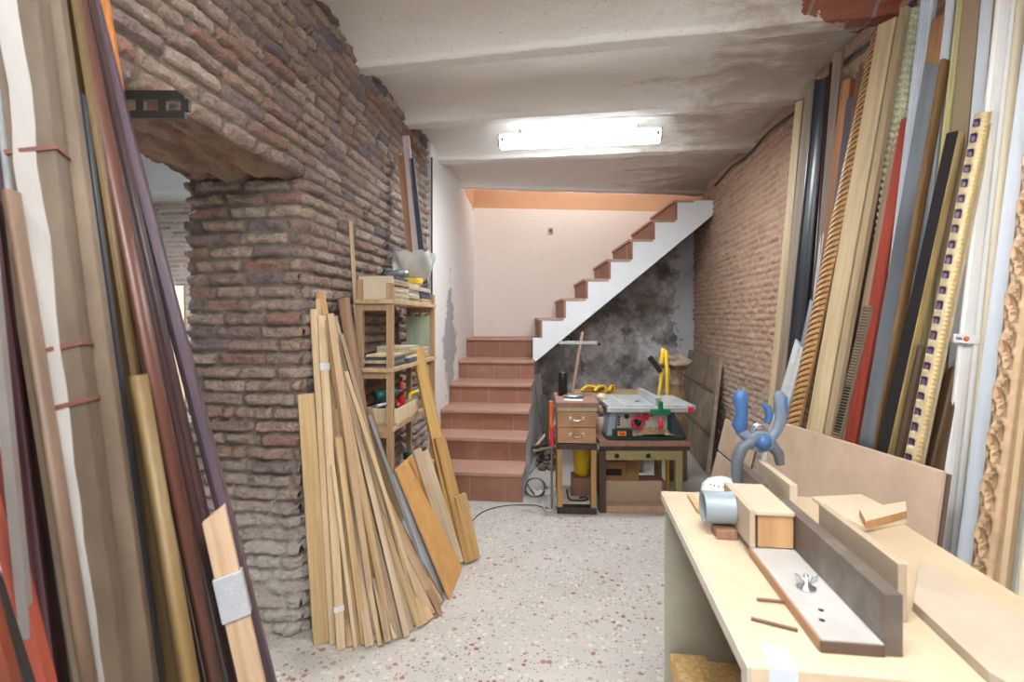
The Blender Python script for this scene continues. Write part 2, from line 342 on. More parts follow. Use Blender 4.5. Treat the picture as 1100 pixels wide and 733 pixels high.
dirt = n.math('ADD', n.math('MULTIPLY_ADD', sp[0], .8, -.38), n.math('MULTIPLY', n.math('SUBTRACT', fb, .5), 2.2))
c = n.mix(n.ramp(dirt, [(.1, (0, 0, 0, 1)), (.55, (.8,)*3+(1,))]), c, n.mix(n.noise(co, 9, 6, .7), L('9a8672'), L('c2b6a6')))
ex = n.math('ADD', n.math('SUBTRACT', n.math('MULTIPLY', sp[0], 1.25), n.math('MULTIPLY', n.math('MAXIMUM', n.math('SUBTRACT', sp[1], 2.1), 0.), 1.5)), n.math('MULTIPLY', n.math('SUBTRACT', n.noise(co, 3.2, 7, .7), .5), 1.3))
red = n.mix(n.noise(co, 20, 5, .7), L('a35e48'), L('7f4636'))
bt = n.n('ShaderNodeTexBrick', {'Vector': co, 'Color1': (1, 1, 1, 1), 'Color2': (.9, .9, .9, 1), 'Mortar': (0, 0, 0, 1), 'Scale': 1., 'Mortar Size': .008, 'Brick Width': .27, 'Row Height': .14})
red = n.mix(bt.outputs['Color'], L('8d8478'), red)
c = n.mix(n.ramp(ex, [(1.28, (0, 0, 0, 1)), (1.3, (1, 1, 1, 1))]), c, red) if False else n.mix(n.math('GREATER_THAN', ex, .98), c, red)
n.col(c); n.bump(n.math('ADD', n.noise(co, 6, 8, .7), n.math('MULTIPLY', n.noise(co, 60, 4), .25)), .45, .02); ceilm = n.done(.86)
parts = [(sheet(np.linspace(-1.62, 1.52, 170), ts, ceil_fn), 0)]
v_, f_, a_ = sheet(np.linspace(-1.62, 1.52, 60), np.linspace(0, .55, 8), lambda u, w_: (np.stack([u, D_(u)+.012*fbm(u*6, w_*6, 3), ZC+w_], -1), {}))
parts.append(((v_, f_, a_), 0))
struct(sheets_obj('ceiling', parts, [ceilm]))
m = MB(); m.bx(-1.7, 1.6, -2.4, 5.0, ZC+.16, ZC+.3); struct(m.build('ceiling_slab', ceilm))
m = MB(); m.bx(-1.6, 1.8, 4.6, 6.4, 4.2, 4.3); struct(m.build('ceiling_stairwell', orange))
m = MB(); m.bx(-1.6, 1.8, 4.85, 5.0, ZC+.3, 4.2); struct(m.build('wall_stairwell', orange))
# ---- side room seen through the opening
parts = [(sheet(ar(-4.6, XB, .03), ar(0, 2.7, .012), brick_fn((0, 5.2, 0), (1, 0, 0), (0, 0, 1), (0, -1, 0), seed=51, amp=.012)), 0)]
brickS = brick_mat('side_room_brick', ['a87c6c', 'c4a698', 'cfc6bd', '9c6c5c', 'd5cdc5'], 'cdc5bc', 'd9d5d0', 2.6, .5)
struct(sheets_obj('wall_side_room', parts, [brickS]))
wp = plaster('side_room_paint', 'd6dadb', 'cdd2d4', 'b9bdbe')
m = MB(); m.bx(-4.8, XB, 4.8, 5.2, 2.66, 3.0); m.bx(-4.8, XB, -1.6, 5.4, 3.0, 3.15); struct(m.build('ceiling_side_room', wp))
m = MB(); m.bx(-4.8, -4.6, -1.6, 5.4, 0, 3.1); m.bx(-4.8, XB, -1.8, -1.6, 0, 3.1); struct(m.build('wall_side_room_far', wp))
# ================================================================ STAIRCASE
def tile_mat():
    n = NT('terracotta_tile'); co = n.coord(); f = n.noise(co, 6, 6, .65); g = n.noise(co, 40, 4)
    c = n.mix(f, L('865a48'), L('a37460')); c = n.mix(n.ramp(n.noise(co, 2.5, 6, .7), [(.5, (0, 0, 0, 1)), (.75, (.55,)*3+(1,))]), c, L('bd9582'))
    sp = n.n('ShaderNodeSeparateXYZ', {0: co}).outputs
    t = n.math('ABSOLUTE', n.math('SUBTRACT', n.math('FRACT', n.math('DIVIDE', n.math('ADD', sp[0], 5.02), .268)), .5))
    c = n.mix(n.math('GREATER_THAN', t, .489), c, L('a98c7d')); n.col(c); n.bump(n.math('ADD', f, g), .25, .004); return n.done(.55)
tile = tile_mat()
tread_m = tile_mat(); _n = tread_m.node_tree
for nd in _n.nodes:
    if nd.type == 'MIX' and not nd.inputs[6].is_linked: nd.inputs[6].default_value = L('a3796a'); nd.inputs[7].default_value = L('c09a8a')
st = thing('staircase', 'terracotta tiled stairs with six low steps turning into a white-sided flight climbing right', 'staircase', (0, 0, 0))
zs = [0, .22, .405, .58, .763, .95, 1.16]; ys = [3.78, 4.08, 4.36, 4.71, 5.09, 5.5]; X0, X1 = XW+.003, -.335
stuc = plaster('stair_side_plaster', 'cfd2d6', 'bfc2c6', '8c8f92', .8, 5)
m = MB(); pts = [(X1, ys[0]+.03, .0)]
for i in range(6): pts += [(X1, ys[i]+.03, zs[i+1]-.036), (X1, (ys[i+1]+.03 if i < 5 else 5.9), zs[i+1]-.036)]
pts += [(X1, 5.9, 0)]
m.prism(pts, (X0-X1, 0, 0)); m.build('stair_body', stuc, st)
m = MB(); m.prism([(X0, 5.52, .9), (X1+.02, 5.52, .9), (X1+.02, 5.93, .9), (X0, 6.01, .9)], (0, 0, .258)); m.build('landing', tile, st)
for i in range(6):
    y = ys[i]; ye = ys[i+1]+.02 if i < 5 else 5.62
    m = MB(); m.bx(X0, X1, y, y+.03, zs[i], zs[i+1]-.035); m.build('riser', tile, st)
    m = MB(); m.bx(X0, X1+.008, y-.022, ye, zs[i+1]-.035, zs[i+1]); o = m.build('tread', tread_m, st, bev=.008)
DF = 5.15; sx = lambda u: (u-550)/F*DF; sz = lambda v: EYE+(344-v)/F*DF
us = [582.4, 607.8, 631.5, 656, 679.5, 703.3, 727.3]; vs = [363, 342, 321, 300, 279, 257.7, 236.7, 215.5]
pts = [(sx(572.5), sz(391)), (sx(572.5), sz(363))]
for i in range(7): pts += [(sx(us[i]), sz(vs[i])), (sx(us[i]), sz(vs[i+1]))]
pts += [(sx(772), sz(215.5)), (sx(772), sz(226))]
strm = plaster('white_stair_stringer', 'eef2f6', 'e2e7ec', 'c0c4ca', .5, 5); sofm = plaster('raw_stair_soffit', '8d7a66', 'a59686', '6e675f', .6, 5)
m = MB(); m.prism([FR(x, z, DF) for x, z in pts], FW*.05)
m.build('stringer', strm, st)
m = MB(); m.prism([FR(x+.004, z-.02+(.012 if i in (0, len(pts)-1) else 0), DF+.051) for i, (x, z) in enumerate(pts)], FW*(DB-DF-.055)); m.build('flight_slab', sofm, st)
tw = WOOD('a3705a', '84523f')
for i in range(7):
    x = sx(us[i]); z0, z1 = sz(vs[i]), sz(vs[i+1])
    m = MB(); m.prism([FR(x-.022, z0, DF-.006), FR(x, z0, DF-.006), FR(x, z1-.02, DF-.006), FR(x-.022, z1-.02, DF-.006)], FW*(DB-DF)); m.build('riser', tile, st)
    xe = sx(us[i+1])-.022 if i < 6 else sx(745)
    m = MB(); m.prism([FR(x-.04, z1-.02, DF-.01), FR(xe, z1-.02, DF-.01), FR(xe, z1+.004, DF-.01), FR(x-.04, z1+.004, DF-.01)], FW*(DB-DF)); m.build('tread', tread_m, st)
# ================================================================ LAMP
def tube_fixture(loc, rz, label, length=1.12):
    t = thing('fluorescent_lamp', label, 'ceiling lamp', loc, rz, None)
    grey = M('b4b9be', .4, .05); glow = EMIT('f4fbff', 20, 'lamp_diffuser')
    m = MB(); m.bx(-length/2, length/2, -.055, .055, -.03, .0);  m.build('housing', grey, t, bev=.004); m = MB(); [m.tube([(q, 0, 0), (q, 0, ZC+.03-loc[2])], .008) for q in (-.42, .42)]; m.build('hanger', grey, t)
    for s in (-1, 1): m = MB(); m.box((s*(length/2+.008), 0, -.045), (.018, .13, .085)); m.build('end_cap', grey, t, bev=.006)
    m = MB(); pr = [(-.07, -.03)]+[(-.07*math.cos(a), -.03-.065*math.sin(a)) for a in np.linspace(.25, math.pi-.25, 9)]+[(.07, -.03)]
    m.prism([(-length/2, y, z) for y, z in pr], (length, 0, 0)); m.build('diffuser', glow, t)
    for s in (-1, 1): m = MB(); m.box((s*length*.485, -.072, -.05), (.02, .006, .03)); m.build('clip', M('6b6e70', .4), t)
    return t
pl = P(621.5, 150, 3.66)
tube_fixture((pl.x, pl.y, 2.69), TH-.12, 'long white fluorescent lamp glowing on the ceiling, the one in view')
tube_fixture((.15, .45, 2.455), 0, 'added unseen fluorescent lamp above the camera, brightening the room')  # unseen fixture, added to brighten the room
tube_fixture((.15, -.9, 2.455), 0, 'added unseen fluorescent lamp behind the camera, brightening the room')  # another added fixture, out of view behind the camera
# ================================================================ TIMBER AND MOULDINGS
PROF = {
 'flat': [(-.5, 0), (.5, 0), (.5, .92), (.47, 1), (-.47, 1), (-.5, .92)],
 'step': [(-.5, 0), (.5, 0), (.5, .35), (.32, .4), (.3, .7), (.1, .72), (.06, 1), (-.4, 1), (-.5, .85)],
 'scoop': [(-.5, 0), (.5, 0), (.5, .5), (.42, .55), (.3, .42), (.12, .4), (-.08, .5), (-.22, .75), (-.3, 1), (-.45, 1), (-.5, .85)],
 'round': [(-.5, 0), (.5, 0)]+[(.5*math.cos(a), .25+.75*math.sin(a)) for a in np.linspace(0, math.pi, 9)],
 'ogee': [(-.5, 0), (.5, 0), (.5, .3), (.44, .36), (.36, .36), (.3, .5), (.18, .8), (.05, .95), (-.1, 1), (-.2, .92), (-.3, .9), (-.33, 1), (-.45, 1), (-.5, .9)],
 'tube': [(.5*math.cos(a), .5+.5*math.sin(a)) for a in np.linspace(0, 2*math.pi, 15)[:-1]],
 'reed': [(-.5, 0), (.5, 0), (.5, .8), (.45, 1), (.35, 1), (.3, .75), (.25, 1), (.1, 1), (.05, .75), (0, 1), (-.15, 1), (-.2, .75), (-.25, 1), (-.45, 1), (-.5, .85)],
}
def frame_of(A, B, wdir, out):
    z = (B-A).normalized(); x = (wdir-z*wdir.dot(z)).normalized(); y = z.cross(x)
    if y.dot(out) < 0: x = -x; y = -y
    return Matrix((x, y, z)).transposed()
def finish(o, R, A, root=None):
    """stand the piece on the floor: slide it along its own length until its lowest point touches"""
    z = R @ V((0, 0, 1)); lo = min((R @ v.co).z+A.z for v in o.data.vertices)
    A = A-z*((lo-.001)/z.z)
    if A is not None: (root or o).matrix_world = Matrix.Translation(A) @ R.to_4x4()
    return o
def plank(name, label, cat, A, B, w, t, mat, prof='flat', cut=0, wdir=None, out=None, group=None, mats=None, segm=None, kids=None, nofloor=False, broken=0):
    """one board from foot A to top B. mats/segm: extra materials for runs of the profile"""
    out = out or (CAM-A); R = frame_of(A, B, wdir or RT, out); Ln = (B-A).length
    pr = PROF[prof]; n = len(pr); m = MB()
    lo = [V((x*w, y*t, 0)) for x, y in pr]; rb = random.Random(int(A.x*1e4))
    hi = [V((x*w, y*t, Ln+x*w*cut+(rb.uniform(-1, 1)*broken))) for x, y in pr]
    vs = lo+hi; m.add(vs, [tuple(range(n))[::-1]]); m.add(vs, [tuple(range(n, 2*n))])
    for i in range(n):
        m.cur = segm[i % len(segm)] if segm else 0
        j = (i+1) % n
        m.add([lo[i], lo[j], hi[j], hi[i]], [(0, 1, 2, 3)], prof in ('tube', 'round'))
    o = m.build(name, [mat]+(mats or [])); o.data.validate()
    # weld
    import bmesh
    b = bmesh.new(); b.from_mesh(o.data); bmesh.ops.remove_doubles(b, verts=b.verts, dist=1e-6); bmesh.ops.recalc_face_normals(b, faces=b.faces); b.to_mesh(o.data); b.free()
    tag(o, label, cat, group)
    if not nofloor: finish(o, R, A)
    else: o.matrix_world = Matrix.Translation(A) @ R.to_4x4()
    for k in kids or []: k(o, w, t, Ln)
    return o
def relief(name, label, cat, A, B, w, t, mats, hf, cell=.006, wdir=None, group=None, out=None):
    """carved strip: hf(s, x) -> (height 0..1, material index array)"""
    R = frame_of(A, B, wdir or RT, out or (CAM-A)); Ln = (B-A).length
    S = np.linspace(0, Ln, int(Ln/cell)); X = np.linspace(-.5, .5, max(8, int(w/.004)))
    ss, xx = np.meshgrid(S, X, indexing='ij'); h, mi = hf(ss, xx)
    n, k = ss.shape; top = np.stack([xx*w, h*t, ss], -1).reshape(-1, 3); idx = np.arange(n*k).reshape(n, k)
    f = np.stack([idx[:-1, :-1], idx[:-1, 1:], idx[1:, 1:], idx[1:, :-1]], -1).reshape(-1, 4)
    m = MB(); m.add(top.tolist(), f.tolist(), True); m.m = list(np.asarray(mi[:-1, :-1]).reshape(-1).astype(int))
    m.cur = 0
    for e in (0, k-1):   # sides and back
        col = [tuple(top[idx[i, e]]) for i in (0, n-1)]
    m.bx(-w/2+.0005, w/2-.0005, -.002, t*.3, 0.0005, Ln-.0005)
    bot = m
    o = m.build(name, mats); tag(o, label, cat, group); finish(o, R, A); return o
def lean(u1, v1, u2, v2, d, cut=True, ztop=2.5, xw=None):
    """(top, foot) pixel points of the centre line at camera depth d -> foot on floor, top"""
    T, Q = P(u1, v1, d), P(u2, v2, d); z = (T-Q); Ft = Q-z*(Q.z/z.z)
    if not cut:
        T = Ft+(T-Ft)*((ztop-Ft.z)/(T.z-Ft.z))
    if xw is not None:
        lim = abs(xw)
        if abs(T.x) > lim and abs(Ft.x) < lim: T = Ft+(T-Ft)*((lim-abs(Ft.x))/(abs(T.x)-abs(Ft.x)))
    return Ft, T
def wfor(pxw, P0, e):
    """real width that shows as pxw pixels across, for a piece facing along e"""
    a = px(P0); b = px(P0+e*.05); return pxw*.05/abs(a[0]-b[0])
# --------------------------------------------- mouldings on the right
YR = (V((.45, -.9, 0))).normalized()       # width direction of pieces leaning on the right wall
def right(name, label, u1, v1, u2, v2, pxw, mat, prof='flat', t=.022, lay=0, cut=True, d=None, ztop=2.6, tc=0, kind='framing strip', **kw):
    if d is None:
        d = 2.2
        for _ in range(12):
            Ft, T = lean(u1, v1, u2, v2, d, cut, ztop)
            uu, vv = px(T); d = (XR-.05)*.994*F/(uu-610.4)
    d -= lay*.016
    Ft, T = lean(u1, v1, u2, v2, d, cut, ztop, XR-.03)
    mid = (Ft+T)/2; w = wfor(pxw, P(u2, v2, d), YR)
    if name == 'RELIEF': return relief(kind.replace(' ', '_'), label, 'framing strip', Ft, T, w, t, kw['mats'], kw['hf'], cell=kw.get('cell', .006), wdir=YR)
    return plank(name, label, kind, Ft, T, w, t, mat, prof, tc, YR, **kw)
pine, pinL, oak = WOOD('cdae84', 'a98a60'), WOOD('d9c09c', 'b89b72'), WOOD('a98558', '80603a')
tan, taupe, choc = WOOD('b89a76', '93775a'), WOOD('9a8874', '7b6a58'), WOOD('5a3d2a', '35241a')
gold = M('b08d4c', .38, .3, 30, (1, 1, .1), .2, .55, '8a6a34'); goldL = M('cdb47c', .45, .25, 40, (1, 1, .15), .2, .35)
navy = M('2a3038', .35, .2, 20, (1, 1, .2), .1); black = M('1c1b1d', .4, .2, 20, (1, 1, .2), .1)
white = M('e4e6e6', .4, .05, 8, (1, 1, .1), .05, 0, None, .3); cream = M('e2dcc4', .45, .07, 8, (1, 1, .1), .08, 0, None, .3)
bluew = M('c6d2e0', .35, .07, 8, (1, 1, .1), .05, 0, 'dde4ee'); red = M('9a3a30', .5, .2, 20, (1, 1, .1), .15, 0, 'b05442')
silver = M('8e979f', .28, .3, 14, (1, 1, .06), .1, .7, 'b9c3cc'); steelb = M('8496a6', .22, .3, 10, (1, 1, .05), .1, .8, 'b4c4d2')
slate = M('544f58', .5, .15, 12, (1, 1, .1)); maroon = M('4a2a30', .35, .25, 14, (1, 1, .1), .1); orangeb = WOOD('bd7c34', '96591f')
lime = M('c9cfae', .5, .15, 60, (1, 1, .5), .3, 0, 'dcdcc2'); olive = M('b9b384', .45, .15, 12, (1, 1, .1)); kraft = M('a08d74', .6, .15, 8, (1, 1, .3), .3, 0, '8b7860')
film = M('c2c8cf', .22, .2, 26, (1, 1, .3), .5, 0, 'dfe4ea'); beige = WOOD('cfb894', 'b09870')
def rope_h(s, x):
    ph = np.mod(s/.026+x*1.4, 1); r = np.sin(np.pi*np.clip(ph, 0, 1)); return (.35+.4*np.cos(x*np.pi*.9)*(.55+.45*r)), (r < .42).astype(int)
def bead_h(s, x):
    x = -x
    ph = np.mod(s/.048, 1); a = np.abs(ph-.5)*2; inl = (a < .5) & (np.abs(x+.24) < .14)
    b = .5+.3*np.cos(np.mod(s/.014, 1)*2*np.pi)
    h = np.where(np.abs(x+.27) < .2, np.where(inl, .5, .85), np.where(np.abs(x-.36) < .08, .45+.35*b, .7+.1*np.cos(x*9)))
    return h, np.where(inl, 1, np.where(np.abs(x-.36) < .1, 2, 0))
def carve_h(s, x):
    x = -x
    q = s/.12*2*np.pi; c0 = -.18+.16*np.sin(q); h = .45+.5*np.exp(-((x-c0)/.09)**2)+.35*np.exp(-((x+.30-.1*np.cos(q))/.07)**2)+.25*np.exp(-((x-.02-.12*np.sin(q*2))/.05)**2)
    h = np.where(x > .16, .55+.12*np.cos((x-.16)*12), h); return np.clip(h, 0, 1.1), (h < .55).astype(int)*(x < .16)
def lace_h(s, x):
    h = .6+.3*np.sin(s/.03*2*np.pi+3*np.sin(x*9))*np.cos(x*14); return h, (h < .45).astype(int)
def zig_h(s, x): ph = np.mod(s/.012, 1); return .5+.5*np.abs(ph-.5)*2, (ph < .4).astype(int)
R_ = right
R_('framing_strip', 'pale narrow wooden strip, the farthest piece leaning on the right brick wall', 861, 110, 831, 440, 8, beige, 'flat', .02)
R_('framing_strip', 'grey-beige stepped moulding with torn wrapping at its top, beside the farthest pale strip', 874, 95, 839, 436, 14, taupe, 'step', .03, tc=.4)
R_('framing_strip', 'thin gilded moulding edge between the grey-beige and the navy moulding', 879, 120, 846, 440, 4, gold, 'round', .025)
R_('framing_strip', 'wide dark navy moulding with a glossy face, tallest dark piece on the far right', 886, 86, 851, 436, 17, navy, 'scoop', .035, tc=.3)
R_('framing_strip', 'very thin dark brown moulding right of the navy moulding', 895, 69, 866, 440, 5, maroon, 'round', .02)
R_('framing_strip', 'flat taupe strip reaching above the navy moulding', 902.5, 57, 872, 436, 9, taupe, 'flat', .02)
R_('wrapped_strip', 'moulding wrapped in shiny clear film, between the taupe strip and the orange one', 899, 127, 866, 440, 8, film, 'ogee', .03, 1)
R_('framing_strip', 'small dark red moulding end beside the film-wrapped moulding', 903, 113, 872, 420, 6, M('5c2630', .4, .2, 20), 'round', .02)
R_('framing_strip', 'orange-brown square wooden batten with a clean sawn top', 914, 88, 872, 455, 10, orangeb, 'flat', .035, 1)
R_('framing_strip', 'brown flat wooden strip just behind the orange-brown batten', 929, 77, 884, 440, 12, WOOD('8d5f42', '6e4630'), 'flat', .02)
R_('framing_strip', 'slate purple flat moulding ending below the orange batten top', 919, 106, 877, 440, 11, slate, 'flat', .025, 2)
R_('RELIEF', 'gold and brown rope-twist moulding leaning in front of the dark ones', 946, 36, 853.7, 457, 13, None, t=.035, lay=3, kind='rope strip', mats=[M('b98f5c', .42, .2, 30, bump=.1, metal=.2), M('5e4022', .5, .2, 30)], hf=rope_h, cell=.004)
R_('RELIEF', 'dark brown moulding with fine openwork edge between the rope-twist and the wide cream boards', 950, 60, 866, 462, 8, None, t=.03, lay=2, kind='lace strip', mats=[WOOD('7d6248', '4a3524'), choc], hf=lace_h)
R_('cream_board', 'wide cream raw wood board with tape near its top, in front of the dark gap', 962, 2, 879, 468, 18, WOOD('cfbb9c', 'b39c7a'), 'flat', .03, 4, cut=False)
R_('cream_board', 'narrower grey-tan board pressed against the wide cream board', 975, 2, 892, 468, 10, WOOD('b8a483', '9a8565'), 'step', .03, 4, cut=False)
R_('RELIEF', 'pale green lace-patterned moulding behind the pink plank stack', 984, 2, 940, 340, 17, None, t=.03, lay=0, cut=False, kind='lace strip', mats=[lime, M('b0b592', .5, .1, 60)], hf=lace_h)
R_('framing_strip', 'dark brown purple wide moulding in the shadowed gap beside the cream boards', 966, 150, 893, 470, 13, M('5c4844', .5, .25, 14, (1, 1, .1)), 'scoop', .03, 1)
R_('RELIEF', 'black zigzag-edged narrow moulding standing low beside the red moulding', 935, 330, 900, 474, 7, None, t=.025, d=2.02, kind='zigzag strip', mats=[taupe, black], hf=zig_h, cell=.004)
R_('framing_strip', 'light tan flat strip along the left side of the red moulding', 972, 130, 908, 475, 8, tan, 'flat', .03, 4)
R_('framing_strip', 'rust red painted moulding with a flat face', 980, 130, 919, 478, 12, red, 'flat', .035, 4)
R_('framing_strip', 'orange-tan wide moulding with a rounded cut top', 1012, 22, 960, 330, 17, WOOD('c69a62', 'a9773c'), 'round', .03, 2)
R_('framing_strip', 'pale blue-white reeded moulding left of the rounded orange-tan top', 1000, 2, 950, 420, 14, bluew, 'reed', .025, 0, cut=False)
R_('metallic_strip', 'wide blue-grey metallic moulding shining in the lamplight', 1007, 72, 936, 480, 17, steelb, 'flat', .03, 6, tc=.5, mats=[])
R_('framing_strip', 'brown gilt-edged moulding fixed along the right of the metallic one', 1017, 68, 945, 482, 8, WOOD('80603e', '4a3220'), 'step', .035, 6)
R_('framing_strip', 'pale blue-white wide moulding beside the rounded orange-tan piece', 1024, 2, 972, 440, 13, bluew, 'step', .025, 0, cut=False)
R_('framing_strip', 'thin dark brown moulding low between metallic and black-gold mouldings', 1000, 220, 952, 470, 7, choc, 'round', .03, 5)
R_('framing_strip', 'yellow-olive narrow moulding with rounded edges', 1036, 2, 985, 440, 10, olive, 'scoop', .03, 1, cut=False)
R_('framing_strip', 'black moulding with a gold inner edge and slanted top', 1030, 146, 957, 478, 13, black, 'flat', .034, 8, mats=[goldL], segm=[0, 0, 0, 0, 1, 1])
R_('framing_strip', 'light blue flat strip low behind the black-gold moulding', 987, 300, 966, 480, 11, M('9fb6ca', .4, .1, 10, (1, 1, .1)), 'flat', .02, d=1.86)
R_('framing_strip', 'short white flat moulding standing above the brown cut moulding', 1011, 272, 985, 480, 12, white, 'step', .022, d=1.9)
R_('kraft_wrapped_strip', 'taupe kraft-wrapped wide moulding with a serrated edge, reaching the ceiling', 1050, 2, 1012, 400, 19, kraft, 'flat', .03, 0, cut=False)
R_('framing_strip', 'pale sky-blue flat moulding right of the kraft-wrapped one', 1066, 2, 1030, 400, 15, bluew, 'flat', .025, 0, cut=False)
R_('framing_strip', 'beige striped narrow moulding left of the widest white board', 1076, 2, 1040, 420, 9, WOOD('c2ab88', '977e5c'), 'reed', .025, 1, cut=False)
R_('framing_strip', 'dark brown aged wide moulding, cut low with a curved end, left of the beaded moulding', 1003, 378, 979, 490, 30, WOOD('4e3822', '382614', .5), 'scoop', .035, d=1.64, tc=.25)
R_('framing_strip', 'golden tan flat moulding directly behind the beaded moulding', 1050, 190, 1010, 480, 17, WOOD('a5825a', '82623e'), 'flat', .02, d=1.72)
R_('framing_strip', 'dark brown aged moulding with a slanted low top, right of the beaded moulding', 1030, 398, 1001, 520, 26, WOOD('5e452a', '3c2a18', .5), 'ogee', .04, d=1.61, tc=-.7)
R_('RELIEF', 'cream moulding with gold beads and dark purple inlay squares', 1060, 124, 988, 478, 18, None, t=.03, d=1.58, kind='beaded strip', mats=[M('bfae8e', .45, .15, 40, bump=.2, metal=.15), M('47334f', .4, .2, 30), goldL], hf=bead_h, cell=.0045)
R_('white_board', 'widest glossy white moulding with a small printed tape label', 1086, 2, 1022, 575, 26, white, 'scoop', .03, 2, cut=False)
R_('framing_strip', 'cream-yellow narrow moulding right of the widest white board', 1100, 2, 1040, 570, 11, cream, 'round', .03, 2, cut=False)
R_('framing_strip', 'blue-white stepped wide moulding left of the carved moulding', 1094, 200, 1043, 590, 24, bluew, 'step', .03, 4, cut=False)
R_('RELIEF', 'tan moulding carved with scrolling waves along its edge, nearest tall piece at right', 1120, 150, 1062, 600, 26, None, t=.04, lay=6, cut=False, kind='carved strip', mats=[M('b79b7c', .5, .15, 30, bump=.2), M('8a6e50', .55, .15, 30)], hf=carve_h, cell=.005)
R_('framing_strip', 'flat beige board right of the carved moulding', 1128, 200, 1082, 600, 16, beige, 'flat', .025, 5, cut=False)
R_('white_offcut', 'short white board with a pointed broken top at the right edge', 1097, 505, 1080, 640, 30, M('d9dcd6', .5, .06, 8), 'flat', .022, 9, tc=.6)
R_('framing_strip', 'pale cream moulding cropped by the right edge behind the pointed white board', 1140, 300, 1105, 620, 18, cream, 'step', .03, 5, cut=False)
R_('wrapped_strip', 'silver-white paper-wrapped short bundle standing low before the navy moulding', 863, 372, 838, 460, 17, M('cfd3d6', .4, .15, 14, bump=.5), 'ogee', .04, d=2.5, tc=.5)
R_('framing_strip', 'grey pointed flat moulding rising behind the silver-white bundle', 876, 328, 850, 450, 12, silver, 'step', .02, d=2.62, tc=.8)
R_('framing_strip', 'gilt patterned short moulding low between cream board and dark gap', 915, 325, 893, 460, 7, gold, 'ogee', .03, d=2.12)
wb = [o for o in COL.objects if o.name.startswith('white_board')][0]
k_ = MB(); k_.bx(-.035, .035, .0305, .0325, -.013, .013); lz = (1.29-wb.matrix_world.translation.z)/(wb.matrix_world.to_3x3() @ V((0, 0, 1))).z
k1_ = k_.build('tape_label', M('dfe3e6', .4, .03), wb); k1_.location = (0, 0, lz)
k_ = MB(); k_.lathe([(.008, 0), (.008, .0008), (0, .001)], (-.0, .0326, 0), 14, (0, 1, 0)); k_.build('orange_dot', M('e2662a', .4, .03), k1_)
k_ = MB(); [k_.bx(.012+.004*i, .0145+.004*i, .0326, .0331, -.004, .003+.002*(i % 2)) for i in range(4)]; k_.build('dark_print', M('30353a', .5, .03), k1_)
# white tape label
# --------------------------------------------- foreground mouldings on the left
YL = (V((.5, .9, 0))).normalized(); YL2 = (V((.9, .5, 0))).normalized()
def left(name, label, u1, v1, u2, v2, d, pxw, mat, prof='flat', t=.025, cut=False, ztop=2.35, tc=0, wd=None, kind='framing strip', **kw):
    wd = wd or YL2
    Ft, T = lean(u1, v1, u2, v2, d, cut, ztop, abs(XL)-.03); w = wfor(pxw, P((u1+u2)/2, 400, d), wd)
    return plank(name, label, kind, Ft, T, w, t, mat, prof, tc, wd, **kw)
purp = M('3e323c', .35, .2, 12, (1, 1, .1), .08, 0, '5a4a56'); purpd = M('2c1c20', .36, .25, 12, (1, 1, .1), .08, 0, '46302f')
paper = M('5a4d41', .55, .2, 6, (1, 1, .5), .9, 0, '6f604f'); cardw = M('a19f9c', .5, .08, 10, (1, 1, .4), .4)
L_ = left
L_('framing_strip', 'orange wooden strip showing beside the steel bracket, rearmost at left', 111, 0, 140, 180, 1.22, 14, WOOD('c9824a', 'a8622f'), cut=False)
L_('framing_strip', 'flat purple-grey moulding, rightmost of the foreground stack', 99, 0, 289, 733, 1.17, 17, purp, 'step', .035)
L_('framing_strip', 'dark brown-purple glossy moulding with a silver highlight, next to the rightmost one', 88, 0, 236, 660, 1.10, 26, purpd, 'ogee', .045)
def tape_kid(zc, h, mat, over=.004, nm='tape_band'):
    def f(o, w, t, Ln):
        m = MB(); m.box((0, t/2, zc if zc > 0 else Ln+zc), (w+over*2, t+over*2, h)); k = m.build(nm, mat, o, bev=.002)
    return f
tapem = M('b9bcc0', .25, .2, 30, bump=.5, c2='8f969e')
L_('pine_batten', 'short light pine batten with slanted top, taped in front of the purple moulding', 231, 553, 272, 733, 1.04, 26, WOOD('ceb083', 'b29060'), 'flat', .02, cut=True, tc=-.5, kids=[tape_kid(-.17, .09, tapem)])
L_('framing_strip', 'dark red-brown round moulding beneath the grey tape, beside the pine batten', 165, 400, 232, 733, 1.0, 18, M('3a221f', .4, .3, 14, (1, 1, .1), .1, 0, '513229'), 'round', .035)
L_('framing_strip', 'olive gold wide moulding in the foreground stack', 98, 150, 189, 720, .97, 26, M('544328', .5, .25, 12, (1, 1, .1), .1, 0, '6b5735'), 'scoop', .035)
L_('framing_strip', 'short golden moulding ending low in front of the olive gold one', 150, 405, 206, 733, .93, 18, M('5e4a2b', .5, .2, 12, (1, 1, .1), .1, 0, '75603a'), 'round', .03, cut=True)
L_('framing_strip', 'narrow navy moulding cut at bracket height', 88, 106, 172, 733, .92, 10, navy, 'flat', .02, cut=True)
o = L_('wrapped_bundle', 'brown paper wrapped moulding with a cream edge, right of the white-striped bundle', 56, 0, 156, 733, .88, 30, paper, 'flat', .03, mats=[M('9f9280', .5, .08)], segm=[0, 1, 1, 0, 0, 0])
